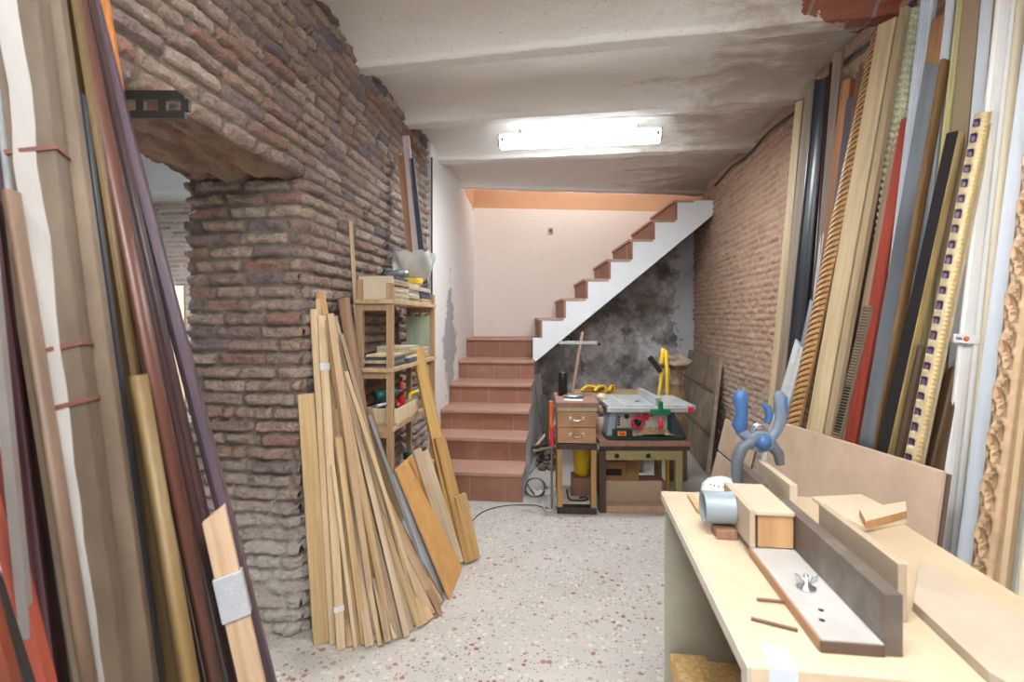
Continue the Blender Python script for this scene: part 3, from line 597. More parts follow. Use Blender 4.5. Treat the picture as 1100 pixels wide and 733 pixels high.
def stripe(o, w, t, Ln):
    m = MB()
    k = 40; vs = []; rr = random.Random(3)
    for i in range(k+1):
        a = rr.uniform(-.05, .05)*w
        vs += [V((-.12*w+a, t+.0015+rr.uniform(0, .002), Ln*i/k)), V((.34*w+a, t+.0015+rr.uniform(0, .002), Ln*i/k))]
    vs2 = [v-V((0, .0025, 0)) for v in vs]; nn = len(vs)
    m.add(vs+vs2, [(2*i, 2*i+1, 2*i+3, 2*i+2) for i in range(k)]+[(2*i+nn, 2*i+2+nn, 2*i+3+nn, 2*i+1+nn) for i in range(k)]+[(2*i, 2*i+2, 2*i+2+nn, 2*i+nn) for i in range(k)]+[(2*i+1, 2*i+1+nn, 2*i+3+nn, 2*i+3) for i in range(k)])
    m.build('white_paper_strip', cardw, o)
def bands(o, w, t, Ln):
    for q in (1.22, 1.31, 1.62):
        m = MB(); m.box((0, t/2, q), (w+.006, t+.006, .007), Matrix.Rotation(.15, 3, 'Y')); m.build('rubber_band', M('6b4033', .5), o)
L_('wrapped_bundle', 'large brown paper bundle with a crumpled white stripe down its face', 28, 0, 120, 733, .84, 48, paper, 'flat', .05, kids=[stripe, bands])
L_('cardboard_tube', 'beige round cardboard tube with a ragged top, left of the white-striped bundle', 20, 212, 102, 733, .79, 15, M('5c4a3c', .55, .15, 10, (1, 1, .2), .2, 0, '735d4b'), 'tube', .04, cut=True)
L_('framing_strip', 'taupe narrow strip left of the cardboard tube', 8, 215, 90, 733, .80, 9, WOOD('8e7b62', '6c5a45'), 'flat', .02, cut=True)
L_('framing_strip', 'pale grey-white moulding in the upper left corner', 2, 50, 28, 300, .82, 18, M('b7bcc0', .35, .1, 8, (1, 1, .1)), 'round', .03, cut=False)
L_('framing_strip', 'dark maroon wide moulding at the left, behind the red one', 12, 330, 62, 733, .80, 26, maroon, 'ogee', .04)
L_('framing_strip', 'grey short flat strip ending beside the maroon moulding', 3, 380, 17, 523, .69, 12, M('77716e', .4, .1), 'flat', .015, nofloor=False)
L_('framing_strip', 'orange-red painted moulding crossing the lower left corner', 0, 520, 52, 733, .70, 18, M('7a2e1e', .5, .2, 16, (1, 1, .2), .2, 0, '944432'), 'flat', .025, kids=[])
L_('framing_strip', 'black moulding in the lower left corner, in front of the red one', 0, 632, 32, 733, .64, 12, black, 'flat', .02)
L_('framing_strip', 'rusty orange moulding in the extreme lower left corner', 0, 668, 17, 733, .60, 13, M('6e3018', .5, .25, 16, (1, 1, .2), .2), 'flat', .02)
# --------------------------------------------- loose timber against the brick pier
def strip(name, label, top, foot, pxw, mat, prof='flat', t=.016, X=-1.09, kids=None, group=None, cat='timber', wd=None):
    A = fl(*foot); r_ = ray(*top); B = CAM+r_*(X/r_.x)
    wd = wd or V((.8, .6, 0)); w = wfor(pxw, (A+B)/2, wd)
    return plank(name, label, cat, A, B, w, t, mat, prof, 0, wd, kids=kids, group=group)
taped = tape_kid(.16, .022, M('dcdde0', .3, .1, 30, bump=.4), .0035)
strip('pine_board', 'wide pale pine board standing leftmost against the brick pier', (328, 424), (345, 690), 17, WOOD('c6aa80', 'ab8c62'), t=.02, X=-1.11)
strip('pine_strip', 'tall pale strip with tape at mid height, leftmost of the taped bundle', (336, 333), (357, 691), 7, pinL, X=-1.1)
strip('pine_strip', 'thin strip with pointed top, second in the taped bundle', (341, 322), (363, 694), 5, pine, X=-1.09)
strip('pine_strip', 'broad pale strip with white tape at its foot, front of the taped bundle', (345, 340), (366, 697), 9, pinL, X=-1.06, kids=[taped, tape_kid(-.22, .03, M('d5d8dc', .3, .1), .003)])
strip('pine_strip', 'fourth strip of the taped bundle, slightly lower', (351, 360), (374, 688), 6, pine, X=-1.07)
strip('round_batten', 'round tan wooden pole rising above the pine strips', (343, 316), (412, 680), 10, WOOD('c79f74', 'a97f54'), 'tube', .03, X=-1.1)
fan = [((354, 338), (404, 686), 6), ((353, 345), (421, 684), 6), ((359, 342), (446, 664), 6), ((358, 440), (383, 692), 7), ((363, 470), (391, 691), 6), ((368, 500), (396, 694), 8), ((372, 520), (402, 690), 5),
       ((366, 430), (452, 674), 6), ((372, 455), (429, 686), 7), ((378, 495), (462, 662), 9), ((384, 480), (470, 655), 8), ((376, 445), (440, 678), 5), ((381, 520), (416, 690), 6), ((387, 540), (434, 682), 7),
       ((395, 515), (456, 672), 6), ((399, 545), (466, 658), 5), ((376, 560), (390, 692), 10), ((404, 575), (446, 668), 9), ((391, 500), (461, 668), 8), ((364, 385), (436, 684), 5), ((370, 410), (412, 684), 5), ((392, 590), (424, 686), 12), ((362, 545), (377, 696), 6), ((386, 505), (474, 650), 7)]
fan += [((361, 420), (409, 693), 3), ((366, 360), (449, 668), 3), ((374, 470), (423, 687), 3), ((382, 510), (459, 666), 3), ((369, 450), (443, 672), 3), ((389, 560), (438, 680), 3), ((357, 500), (381, 695), 3), ((379, 540), (399, 693), 3), ((395, 570), (468, 662), 3), ((371, 400), (455, 663), 3)]
fan.sort(key=lambda q: q[1][0])
words = ['first', 'second', 'third', 'fourth', 'fifth', 'sixth', 'seventh', 'eighth', 'ninth', 'tenth', 'eleventh', 'twelfth', 'thirteenth', 'fourteenth', 'fifteenth', 'sixteenth', 'seventeenth', 'eighteenth', 'nineteenth', 'twentieth', 'twenty-first', 'twenty-second', 'twenty-third', 'twenty-fourth', 'twenty-fifth', 'twenty-sixth', 'twenty-seventh', 'twenty-eighth', 'twenty-ninth', 'thirtieth', 'thirty-first', 'thirty-second', 'thirty-third', 'thirty-fourth']
for i, (a, b, w_) in enumerate(fan):
    hgt = 'long' if a[1] < 400 else ('medium' if a[1] < 500 else 'short')
    strip('pine_strip', f'{hgt} pale pine strip, {words[i]} by foot from the left in the leaning fan', a, b, w_+1, [pine, pinL, WOOD('bfa27a', '9a7d56'), WOOD('b8a486', '968064')][i % 4], t=.012+.008*((i*7) % 3)/2, X=-1.08+.02*((i*5) % 7), group='pine strips fanned out against the brick pier', wd=V((.8, .6, 0)) if i % 3 else V((1, .1, 0)))
strip('wooden_pole', 'dusty grey-brown round pole leaning between strips and shelf', (368, 322), (418, 620), 12, WOOD('9c7c63', '7d6250'), 'tube', .04, X=-1.09)
strip('wooden_pole', 'second grey-brown flat pole with pale dust, behind the strips near the shelf', (392, 440), (448, 640), 12, WOOD('8f7660', '6f5a48'), 'flat', .025, X=-1.02)
strip('thin_stick', 'very thin tall pale stick reaching highest beside the shelf', (376.5, 238), (398, 610), 4, pinL, X=-1.1, t=.008)
strip('metal_strip', 'thin grey metal angle strip slanting down from the tool shelf', (397, 447), (470, 655), 3.5, M('8e9296', .4, .1, metal=.5), X=-.96, t=.006)
strip('brown_batten', 'orange-brown thin batten lying outermost over the fan', (398, 500), (473, 662), 5, WOOD('b07d4c', '8c5c32'), X=-.99, t=.012)
strip('brown_batten', 'brown narrow batten between metal strip and white board', (405, 520), (476, 648), 4, WOOD('9b6f48', '7a5234'), X=-.93, t=.01)
# ---- boards right of the fan
def slab(name, label, cat, A, B, C, D, th, mat, group=None, kids=None):
    """board given by foot A,B and top C(above B),D(above A); thickness th away from camera"""
    n_ = (B-A).cross(D-A).normalized()
    if n_.dot(CAM-A) > 0: n_ = -n_
    z0 = min(A.z, B.z, (A+n_*th).z, (B+n_*th).z); sh = V((0, 0, -z0+.001))
    org = (A+B)/2+sh; x = (B-A).normalized(); y = -n_; z = x.cross(y); R = Matrix((x, y, z)).transposed(); Ri = R.transposed()
    m = MB(); m.prism([Ri @ (p+sh-org) for p in (A, B, C, D)], Ri @ (n_*th)); o = m.build(name, mat, bev=.001); o.matrix_world = Matrix.Translation(org) @ R.to_4x4()
    tag(o, label, cat, group); return o
mdf = M('c9995c', .6, .06, 14, bump=.05, c2='cf9f63'); mdfg = M('b09a84', .7, .07, 20, bump=.1, c2='b8a38e')
A = fl(483.8, 645); B = fl(496.6, 612); D = P(425.8, 505, 2.62); C = P(444.5, 490, 2.9)
# keep rectangular: C = D + (B-A)
C = D+(B-A)
slab('fibreboard', 'orange-tan fibreboard panel leaning at an angle in front of the shelf', 'board', A, B, C, D, .012, mdf)
A = fl(470, 649); e = (fl(486, 612)-A); D = P(421, 513, 2.6)
slab('laminate_board', 'long white laminated panel edge just behind the orange-tan fibreboard', 'board', A, A+e, D+e, D, .016, M('cdd6e0', .35, .04))
A = fl(462, 652); D = P(434, 562, 2.5); slab('laminate_board', 'small white offcut panel low behind the long white panel', 'board', A, A+e*.8, D+e*.8, D, .016, M('c2c8ce', .4, .05))
def lean_strip(name, label, top, foot, dt, pxw, mat, t=.02, wd=V((.8, .6, 0)), tc=0):
    A = fl(*foot); B = P(top[0], top[1], dt); return plank(name, label, 'timber', A, B, wfor(pxw, (A+B)/2, wd), t, mat, 'flat', tc, wd)
lean_strip('pine_plank', 'long thick golden pine plank from the shelf edge down to the floor', (447, 375), (496, 602), 3.1, 12, WOOD('cda562', 'ab8042'), .03)
lean_strip('pine_plank', 'golden pine plank starting lower beside the longest one', (471, 471), (503, 604), 2.95, 11, WOOD('c69d5a', 'a3793c'), .03)
lean_strip('pine_plank', 'shortest golden pine plank, rightmost, with a pale sawn top', (493, 533), (508, 601), 2.9, 12, WOOD('cea766', 'ad8346'), .03)
for i, (a, b, pw, dt, c, lb) in enumerate([((447, 484), (488, 612), 9, 2.85, beige, 'dusty beige plank with mitred pale top behind the fibreboard'), ((455, 486), (493, 606), 9, 2.95, WOOD('e0cfae', 'c7b189'), 'wide cream plank behind the fibreboard, its top cut square'),
        ((461, 503), (495, 605), 7, 3.0, taupe, 'grey-brown plank with a groove, in the middle behind the fibreboard'), ((470, 500), (497, 603), 7, 3.05, WOOD('cdb07e', 'a98c5c'), 'short light plank tucked beside the long golden plank'), ((474, 512), (499, 600), 5, 3.05, WOOD('a07b50', '80603c'), 'narrow brown plank beneath the short light plank')]):
    lean_strip('pine_plank', lb, a, b, dt, pw, c, .022)
lean_strip('olive_strip', 'thin olive moulding leaning against the white plaster beside the shelf', (457, 390), (486, 560), 3.6, 4, olive, .015)
lean_strip('olive_strip', 'thin brown moulding leaning beside the olive one', (452, 330), (480, 560), 3.65, 3, tan, .012)
# tall pieces standing behind the shelf against the wall
def tall(label, u1, v1, u2, v2, pw, mat, prof='flat', t=.02, X=-1.08):
    r1 = ray(u1, v1); B = CAM+r1*(3.28/r1.dot(FW)); A = P(u2+(u2-u1)*(288-v2)/(v2-v1), 288, 3.28); A.z = 1.58; wd = RT
    return plank('tall_framing_strip', label, 'framing strip', A, B, wfor(pw, B, wd), t, mat, prof, 0, wd, nofloor=True)
tall('orange-tan tall moulding, left of three rising behind the shelf', 431, 168, 441, 255, 7, WOOD('bd8a4e', '9a6a34'))
tall('whitish pink tall moulding, tallest of three rising behind the shelf', 436.5, 147, 447, 255, 7, M('cdbfc6', .4, .06), X=-1.05)
tall('dark navy tall moulding, right of three rising behind the shelf', 442, 171, 452, 250, 6, M('2e3a4c', .4, .1), X=-1.05)
L_('gap_shade_board', 'added dark brown backing board standing in for shade behind the gold mouldings', 135, 300, 222, 733, 1.14, 34, choc, 'flat', .02)  # added boards: their dark colour stands in for shade between the strips
L_('gap_shade_board', 'added black backing board standing in for shade behind the wrapped bundles', 80, 150, 160, 733, 1.02, 30, black, 'flat', .02)
L_('gap_shade_board', 'added dark maroon-brown backing board standing in for shade left of the wrapped bundles', 22, 200, 78, 733, .93, 26, M('2e1d1e', .5, .2), 'flat', .02)
# side room sticks
for i, (u, lb) in enumerate([(191, 'pale stick leaning in the side room, left of two'), (196, 'pale stick leaning in the side room, right of two')]):
    T = P(u, 308, 3.6); m_ = plank('thin_stick', lb, 'timber', V((T.x+.1, T.y-.1, 0)), T, .04, .02, pinL, 'flat', 0, RT)
# ================================================================ SHELF AGAINST THE BRICK WALL
sh = thing('shelf_unit', 'narrow open wooden shelf unit loaded with offcuts against the brick wall', 'shelf', (0, 0, 0))
pk = WOOD('bf9d76', '9e7c55'); plyw = WOOD('ccb08a', 'ae8d64')
y0, y1, xb, xf = onX(380, 344, -1.10).y, 3.36, -1.085, -.905
for (x, y, h) in ((xf, y0, 1.54), (xb+.02, y0, 1.56), (xf, y1, 1.52), (xb+.02, y1, 1.5)):
    m = MB(); m.bx(x-.016, x+.016, y-.016, y+.016, 0, h); m.build('post', pk, sh, bev=.003)
for z in (1.455, 1.105, .80, .42):
    m = MB(); m.bx(xb+.006, xf+.022, y0-.03 if z > 1 else y0-.01, y1+.02, z-.022, z); m.build('shelf_board', plyw, sh, bev=.002)
    for y in (y0, y1): m = MB(); m.bx(xb+.036, xf-.016, y-.01, y+.01, z-.055, z-.0225); m.build('rail', pk, sh)
stackmats = [WOOD('e2d2b2', 'cbb68e'), WOOD('d9c39c', 'bca274'), M('ddd8cc', .5, .05), M('cfc6b4', .5, .08), M('56606e', .4, .1), WOOD('efe3cb', 'd8c8a6')]
rs = random.Random(11)
def pile(z0, rows, y_a, y_b, what, group, levels):
    """rows: number of side by side stacks along the shelf; every piece its own object"""
    k = 0
    for j in range(rows):
        yc = y_a+(y_b-y_a)*(j+.5)/rows; z = z0
        for i in range(levels[j]):
            h = rs.choice([.012, .016, .02, .026]); wdt = (y_b-y_a)/rows*rs.uniform(.82, .95); dp = rs.uniform(.14, .19)
            m = MB(); m.bx(-wdt/2, wdt/2, -dp/2, dp/2, 0, h); m.bx(-wdt/2, wdt/2-.01, -dp/2, -dp/2+.02, h*.2, h*.8)
            o = m.build('wood_offcut', stackmats[rs.randrange(6)], bev=.002)
            o.location = (min(xf+.012-dp/2, -.985+rs.uniform(-.005, .02)), yc+rs.uniform(-.006, .006), z); o.rotation_euler = (0, 0, math.pi/2+rs.uniform(-.03, .03)); z += h+.0012
            pos = ['nearest', 'second', 'third', 'fourth', 'fifth'][j]; lev = ['bottom', 'second', 'third', 'fourth', 'fifth', 'sixth', 'seventh', 'eighth'][i]
            tag(o, f'flat wood offcut on the {what} shelf, {lev} from below in the {pos} stack', 'offcut', group)
            k += 1
pile(1.456, 3, y0+.03, y1-.06, 'top', 'offcuts stacked on the top shelf', [6, 5, 4])
pile(1.106, 3, y0+.02, y1-.12, 'middle', 'offcuts stacked on the middle shelf', [4, 5, 4])
# box of pale boards near front on the top shelf
m = MB(); m.bx(-.09, .09, -.012, .012, 0, .12); o = m.build('upright_board', M('d3c6ae', .6, .08, 12), bev=.002); o.location = (-.985, y0+.012, 1.4565); tag(o, 'pale board standing on edge at the near end of the top shelf', 'board')
# green board standing on the middle shelf
m = MB(); m.bx(-.075, .075, -.008, .008, 0, .27); [m.bx(-.075+.03*i, -.072+.03*i, -.0095, -.008, 0, .27) for i in range(1, 5)]
o = m.build('green_board', M('9fb09a', .6, .12, 12, (1, 1, .2), c2='b4c2ab')); o.location = (-.985, y1-.065, 1.1065); tag(o, 'faded green planked board standing at the far end of the middle shelf', 'board')
for i in range(6):
    m = MB(); m.bx(-.008, .008, -.005, .005, 0, .3-.015*(i % 3)); o = m.build('thin_lath', [oak, pinL, taupe][i % 3]); o.location = (-1.05+.025*i, y1-.045, 1.1065)
    tag(o, f'{words[i]} thin upright slat from the left behind the green board, middle shelf', 'slat', 'slats behind the green board')
# plastic bag, yellow tool, grey tool on the top shelf
def crumple(fn, n=26, m_=18, seed=0, amp=.006):
    mb = MB(); vs = []
    for i in range(m_+1):
        for k in range(n):
            t = i/m_; a = 2*math.pi*k/n; r, z = fn(t); q = 1+.16*math.sin(5*a+seed+4*t)+.09*math.sin(11*a+7*t)
            vs.append((r*q*math.cos(a), r*q*math.sin(a)*.8, z+amp*math.sin(9*a+t*5)))
    return mb.add(vs, [(i*n+k, i*n+(k+1) % n, (i+1)*n+(k+1) % n, (i+1)*n+k) for i in range(m_) for k in range(n)], True)
zt = 1.456+.10
bagm = M('dfe2de', .3, .08, 20, bump=.6); bagm.node_tree.nodes['Principled BSDF'].inputs['Transmission Weight'].default_value = .35
o = crumple(lambda t: (.035+.06*math.sin(t*1.9)**.8, .14*t+.004), seed=2).build('plastic_bag', bagm)
o.scale = (1.35, 1.35, 1.5); o.location = (-.985, y1-.16, zt+.012); tag(o, 'open translucent white plastic bag standing on the stack, top shelf', 'bag')
g = thing('yellow_tool', 'bright yellow plastic hand tool lying below the plastic bag on the top shelf', 'tool', (-.955, y1-.28, zt+.018), .6)
yel = M('e3c512', .4, .06)
m = MB(); m.prism([(-.06, -.01, 0), (.02, -.03, 0), (.07, .0, 0), (.05, .035, 0), (-.01, .03, 0), (-.05, .04, 0)], (0, 0, .035)); m.build('tool_body', yel, g, bev=.008)
m = MB(); m.tube([(-.05, .03, .018), (-.09, .05, .02), (-.11, .03, .022)], .012); m.build('handle', yel, g)
g = thing('grey_power_tool', 'dark grey power tool with silver nose at the back of the top shelf', 'power tool', (-1.0, y0+.32, zt+.022), .9)
dk = M('55585c', .5, .1); m = MB(); m.lathe([(0, -.07), (.03, -.068), (.034, -.02), (.028, .02), (.03, .06), (0, .062)], (0, 0, .03), 16, (1, 0, .2)); m.build('motor_body', dk, g)
m = MB(); m.tube([(.0, 0, .03), (-.03, .0, .06), (-.06, 0, .05)], .014); m.build('handle', dk, g); m = MB(); m.lathe([(.018, .06), (.02, .09), (.008, .1)], (0, 0, .03), 12, (1, 0, .2)); m.build('nose', silver, g)
# wooden tray with tools on the third shelf
zt = .801; ty0, ty1 = y0+.05, y0+.42
g = thing('wooden_tray', 'pale wooden tray box on the third shelf, holding hand tools', 'tray', (-.965, (ty0+ty1)/2, zt))
hy = (ty1-ty0)/2
m = MB(); m.bx(-.085, .085, -hy, hy, 0, .01); m.build('tray_bottom', plyw, g)
m = MB(); m.bx(-.085, .085, -hy, -hy+.012, .0105, .085); m.bx(-.085, .085, hy-.012, hy, .0105, .085); m.bx(.073, .085, -hy+.0125, hy-.0125, .0105, .085); m.bx(-.085, -.073, -hy+.0125, hy-.0125, .0105, .085); m.build('tray_side', WOOD('e6d5ae', 'd0b988'), g, bev=.002)
def bottle(loc, label, col, R=.018, H=.13, tilt=0):
    t = thing('spray_bottle', label, 'bottle', loc); t.rotation_euler = (0, tilt, 0)
    m = MB(); m.lathe([(0, 0), (R, .002), (R, H*.62), (R*.5, H*.75), (R*.5, H*.8)], n=16); m.build('bottle_body', col, t)
    m = MB(); m.lathe([(R*.6, H*.8), (R*.6, H), (0, H)], n=12); m.build('cap', col, t)
rd = M('c3262e', .35, .08); bottle((-.935, (ty0+ty1)/2+.03, zt+.012), 'red glue bottle standing in the wooden tray', rd, .02, .19)
def drill(loc, rz, label, body, tip):
    t = thing('hand_drill', label, 'power tool', loc, rz)
    m = MB(); m.lathe([(0, -.08), (.028, -.075), (.032, -.03), (.03, .03), (.02, .06), (0, .062)], (0, 0, .06), 16, (1, 0, 0)); m.build('motor_body', body, t)
    m = MB(); m.prism([(-.05, -.015, .04), (-.015, -.015, .04), (-.03, -.015, -.03), (-.065, -.015, -.03)], (0, .03, 0)); m.build('grip', body, t, bev=.006)
    m = MB(); m.lathe([(.014, .062), (.016, .09), (.004, .11)], (0, 0, .06), 12, (1, 0, 0)); m.build('chuck', tip, t)
tealg = M('1f5a52', .45, .12); drill((-.97, ty0+.1, zt+.088), 1.0, 'dark green hand drill lying across the tray', tealg, black)
drill((-.96, y0+.5, .452), 2.2, 'dark green jigsaw-like tool on the lowest shelf behind the fibreboard', tealg, silver)
g = thing('yellow_cutter', 'yellow handled hand saw frame at the far end of the third shelf', 'saw', (-.93, ty1+.12, zt+.002), 1.2)
m = MB(); m.tube([(-.09, 0, .012), (-.06, 0, .1), (.05, 0, .11), (.09, 0, .05), (.085, 0, .012)], .012, 8); m.build('saw_frame', yel, g)
m = MB(); m.box((0, 0, .012), (.18, .004, .02)); m.build('blade', silver, g)
for i, (dx, dy, c_, lb) in enumerate([(.0, -.12, M('c9ccd0', .3), 'white plastic scraper lying in the tray, near end'), (.03, -.06, M('c75a6a', .4), 'pink handled chisel lying in the tray'), (-.02, .1, steelb, 'grey steel tool lying in the tray, far end')]):
    t = thing('hand_tool', lb, 'tool', (-.965+dx, (ty0+ty1)/2+dy, zt+.088-.001), 1.1+i)
    m = MB(); m.tube([(-.07, 0, .01), (0, 0, .012), (.01, 0, .01)], [.009, .01, .006], 8); m.build('handle', c_, t); m = MB(); m.box((.045, 0, .01), (.07, .02, .003)); m.build('blade', silver, t)
# ================================================================ DRAWER STAND AND SAW BENCH
DS = 3.56
def frm(u, d=DS): return FR((u-550)/F*d, 0, d)
def zz(v, d=DS): return EYE+(344-v)/F*d
brw = WOOD('8f6450', '6d4636'); brwE = WOOD('a06a50', '7e4f3c'); lam = M('a9805c', .5, .08, 10, c2='b58c66'); darkw = WOOD('4d3a32', '33241e'); pn2 = WOOD('b98d58', '94693a')
o0 = frm(619.6); t = thing('drawer_stand', 'small two-drawer stand on pale open legs under a brown top', 'drawer unit', (o0.x, o0.y, 0), TH*.5)
W2 = .135; dep = .46
m = MB(); m.bx(-W2-.012, W2+.016, -.02, dep, .745, .78); m.build('top_board', WOOD('8a5f4d', '9c7868'), t, bev=.003)
m = MB(); m.bx(-W2, W2+.004, .0, dep-.02, .716, .744); m.build('upper_frame', olive, t)
m = MB(); m.bx(-W2, -W2+.015, .016, dep-.02, .49, .715); m.bx(W2-.015, W2, .016, dep-.02, .49, .715); m.bx(-W2+.0155, W2-.0155, dep-.035, dep-.02, .49, .715); m.bx(-W2+.0155, W2-.0155, .016, dep-.036, .49, .5); m.build('carcass', pn2, t)
for z0, z1 in ((.607, .712), (.494, .602)):
    m = MB(); m.bx(-W2+.002, W2-.002, -.004, .014, z0, z1); d_ = m.build('drawer', lam, t, bev=.003)
    zc = (z0+z1)/2
    m = MB(); m.tube([(-.04, -.006, zc+.006), (-.03, -.02, zc-.004), (0, -.026, zc-.01), (.03, -.02, zc-.004), (.04, -.006, zc+.006)], [.005, .006, .008, .006, .005], 8); m.build('handle', M('c2bdb4', .25, .1, metal=.7), d_)
    for s in (-1, 1): m = MB(); m.box((s*.043, -.006, zc+.008), (.018, .005, .024)); m.build('handle_plate', M('d8d4cc', .3, .1, metal=.5), d_, bev=.002)
m = MB(); m.bx(-W2, W2, -.003, .03, .448, .488); m.build('front_rail', darkw, t, bev=.002)
for x in (-W2+.018, W2-.018):
    for y in (.016, dep-.04): m = MB(); m.bx(x-.018, x+.018, y-.015, y+.02, .0 if y > .1 else .044, .447 if y < .1 else .488); m.build('leg', pn2, t, bev=.002)
m = MB(); m.bx(-W2-.002, W2+.002, -.002, .04, 0, .043); m.build('bottom_rail', darkw, t, bev=.002)
m = MB(); m.bx(-W2+.037, W2-.037, .042, dep-.06, .055, .07); m.build('lower_shelf', M('b9b3aa', .8, .15, 20), t)
# bench for the saw
DSB = 3.6; o1 = frm(643.5, DSB); bl = (741-643.5)/F*DSB
t = thing('saw_bench', 'low wooden bench with a brown top and olive apron carrying the table saw', 'bench', (o1.x, o1.y, 0), TH)
m = MB(); m.bx(0, bl, -.02, .58, .466, .505); m.build('bench_top', WOOD('8c5c46', 'a07a64'), t, bev=.003)
m = MB(); m.bx(.005, bl-.005, -.012, .02, .436, .4655); m.build('dark_edge', darkw, t)
m = MB(); m.bx(.0, .045, -.022, .03, 0, .435); m.build('leg', darkw, t, bev=.002)
olw = M('9b8f62', .6, .15, 12, (1, 1, .3), c2='877c52')
for x, y in ((bl-.10, 0), (.02, .5), (bl-.10, .5)): m = MB(); m.bx(x, x+.05, y, y+.045, 0, .435); m.build('leg', olw, t, bev=.002)
m = MB(); m.bx(.046, bl-.06, -.018, -.001, .37, .434); ap = m.build('apron', olw, t)
for x in (.12, .34): m = MB(); m.lathe([(.012, 0), (.016, .008), (.0, .014)], (x, -.018, .402), 12, (0, -1, 0)); m.build('knob', black, ap)
# board and box under the bench
def under(name, label, cat, x0, x1, y0_, y1_, z0, z1, mat, par=t, rot=0):
    m = MB(); m.bx(-(x1-x0)/2, (x1-x0)/2, -(y1_-y0_)/2, (y1_-y0_)/2, 0, z1-z0); o = m.build(name, mat, bev=.002)
    c_ = Matrix.Rotation(TH, 4, 'Z') @ V(((x0+x1)/2, (y0_+y1_)/2, 0)); o.location = (o1.x+c_.x, o1.y+c_.y, z0); o.rotation_euler = (rot, 0, TH); return tag(o, label, cat)
under('particle_board', 'grey-brown particle board standing on edge below the saw bench', 'board', .052, .46, .06, .075, .002, .2, M('a28c76', .75, .06, 30))
under('pine_rail', 'light pine rail lying in front of the particle board below the bench', 'timber', .052, .49, -.01, .045, .001, .045, WOOD('cfa878', 'b38a58'))
g = thing('cardboard_box', 'open brown cardboard box with a dark slot, under the saw bench', 'box', (o1.x, o1.y, 0), TH)
cb = M('a3784e', .75, .08, 14); m = MB(); m.bx(.05, .24, .2, .44, .002, .3); m.build('box_body', cb, g, bev=.004)
m = MB(); m.bx(.075, .2, .192, .1985, .2, .245); m.build('box_opening', M('2b211b', .8), g)
m = MB(); m.bx(.25, .34, .24, .42, .002, .33); o = m.build('box_flap', M('b28a58', .7, .08, 14), g)
under('wooden_crate', 'reddish wooden crate on the floor behind the right bench leg', 'crate', .36, .56, .28, .46, .002, .12, WOOD('a06a4a', '7d4e34'))
# yellow bucket hung below the drawers
g = thing('yellow_bucket', 'worn yellow plastic bucket standing behind the drawer stand legs', 'bucket', (o0.x+.04, o0.y+.24, .0715))
m = MB(); m.lathe([(0, .13), (.045, .13), (.055, .15), (.068, .33), (.072, .335), (.066, .335), (.052, .16)], n=20); m.build('bucket_body', M('c9a812', .45, .2, 14, c2='b08c10'), g)
m = MB(); m.bx(-.08, .08, -.08, .08, 0, .129); o = m.build('support_block', WOOD('8e5c3c', '6d432a'), g)
# cable on the lower shelf
def cable(name, label, pts, r, mat, cat='cable'):
    cu = bpy.data.curves.new(name, 'CURVE'); cu.dimensions = '3D'; cu.bevel_depth = r; cu.bevel_resolution = 2; cu.resolution_u = 6
    s_ = cu.splines.new('BEZIER'); s_.bezier_points.add(len(pts)-1)
    for p, q in zip(s_.bezier_points, pts): p.co = q; p.handle_left_type = p.handle_right_type = 'AUTO'
    cu.materials.append(mat); o = bpy.data.objects.new(name, cu); COL.objects.link(o)
    dg = bpy.context.evaluated_depsgraph_get(); me = bpy.data.meshes.new_from_object(o.evaluated_get(dg)); me.materials.clear(); me.materials.append(mat)
    bpy.data.objects.remove(o); o = bpy.data.objects.new(name, me); COL.objects.link(o); me.polygons.foreach_set('use_smooth', [True]*len(me.polygons))
    if cat: tag(o, label, cat)
    return o
bk = M('26262a', .5, .1)
q = V((o0.x, o0.y, .078)); cable('black_cord', 'black cord with a plug lying on the drawer stand lower shelf', [q+V(a) for a in ((-.07, .1, .06), (-.05, .07, 0), (-.01, .05, 0), (.05, .06, .0), (.08, .09, .0), (.06, .12, .0), (.02, .1, .002))], .006, bk)
# ---------------------------------------------------------------- table saw
ts_ = thing('table_saw', 'compact table saw with aluminium top, red handwheel and green fence', 'table saw', tuple(frm(652, DSB)+V((0, 0, .507-EYE+EYE))), TH)
ts_.location.z = .5065
alu = M('b9c0c4', .32, .15, 18, bump=.1, metal=.35, c2='cfd5d8'); aluD = M('8f9aa2', .35, .12, 18, metal=.4); dgreen = M('1d3f3a', .4, .1); gry = M('b7b4ac', .55, .1, 14, dust=.5); greenp = M('147a55', .4, .08); redp = M('d2233c', .38, .06); dust_m = M('a98a6c', .9, .25, 60, bump=1, c2='c4a988')
m = MB(); m.bx(-.002, .56, -.0, .48, 0, .022); m.build('base', dgreen, ts_, bev=.004)
m = MB(); m.bx(.06, .46, .06, .46, .023, .205); bd = m.build('body', gry, ts_, bev=.006)
m = MB(); m.prism([(.0, .02, .023), (.06, .02, .023), (.075, .02, .215), (.03, .02, .215)], (0, .42, 0)); m.build('side_plate', M('8b9ba8', .4, .1), ts_, bev=.003)
m = MB(); m.bx(.055, .075, .03, .058, .06, .2); m.bx(.44, .462, .03, .058, .06, .2); m.build('corner_trim', dgreen, ts_, bev=.003)
m = MB(); m.prism([(.462, .03, .023), (.56, .03, .023), (.47, .03, .21), (.462, .03, .21)], (0, .42, 0)); m.build('side_plate', M('3a444a', .4, .1), ts_, bev=.003)
m = MB(); m.bx(.0, .47, -.03, .5, .216, .246); tp = m.build('table_top', alu, ts_, bev=.002)
for x in (.115, .4): m = MB(); m.bx(x, x+.012, -.031, .5, .2465, .249); m.build('mitre_slot', M('e3e7e9', .3, .05, metal=.3), tp)
m = MB(); m.bx(.24, .27, .15, .19, .2465, .248); m.build('blade_slot', black, tp)
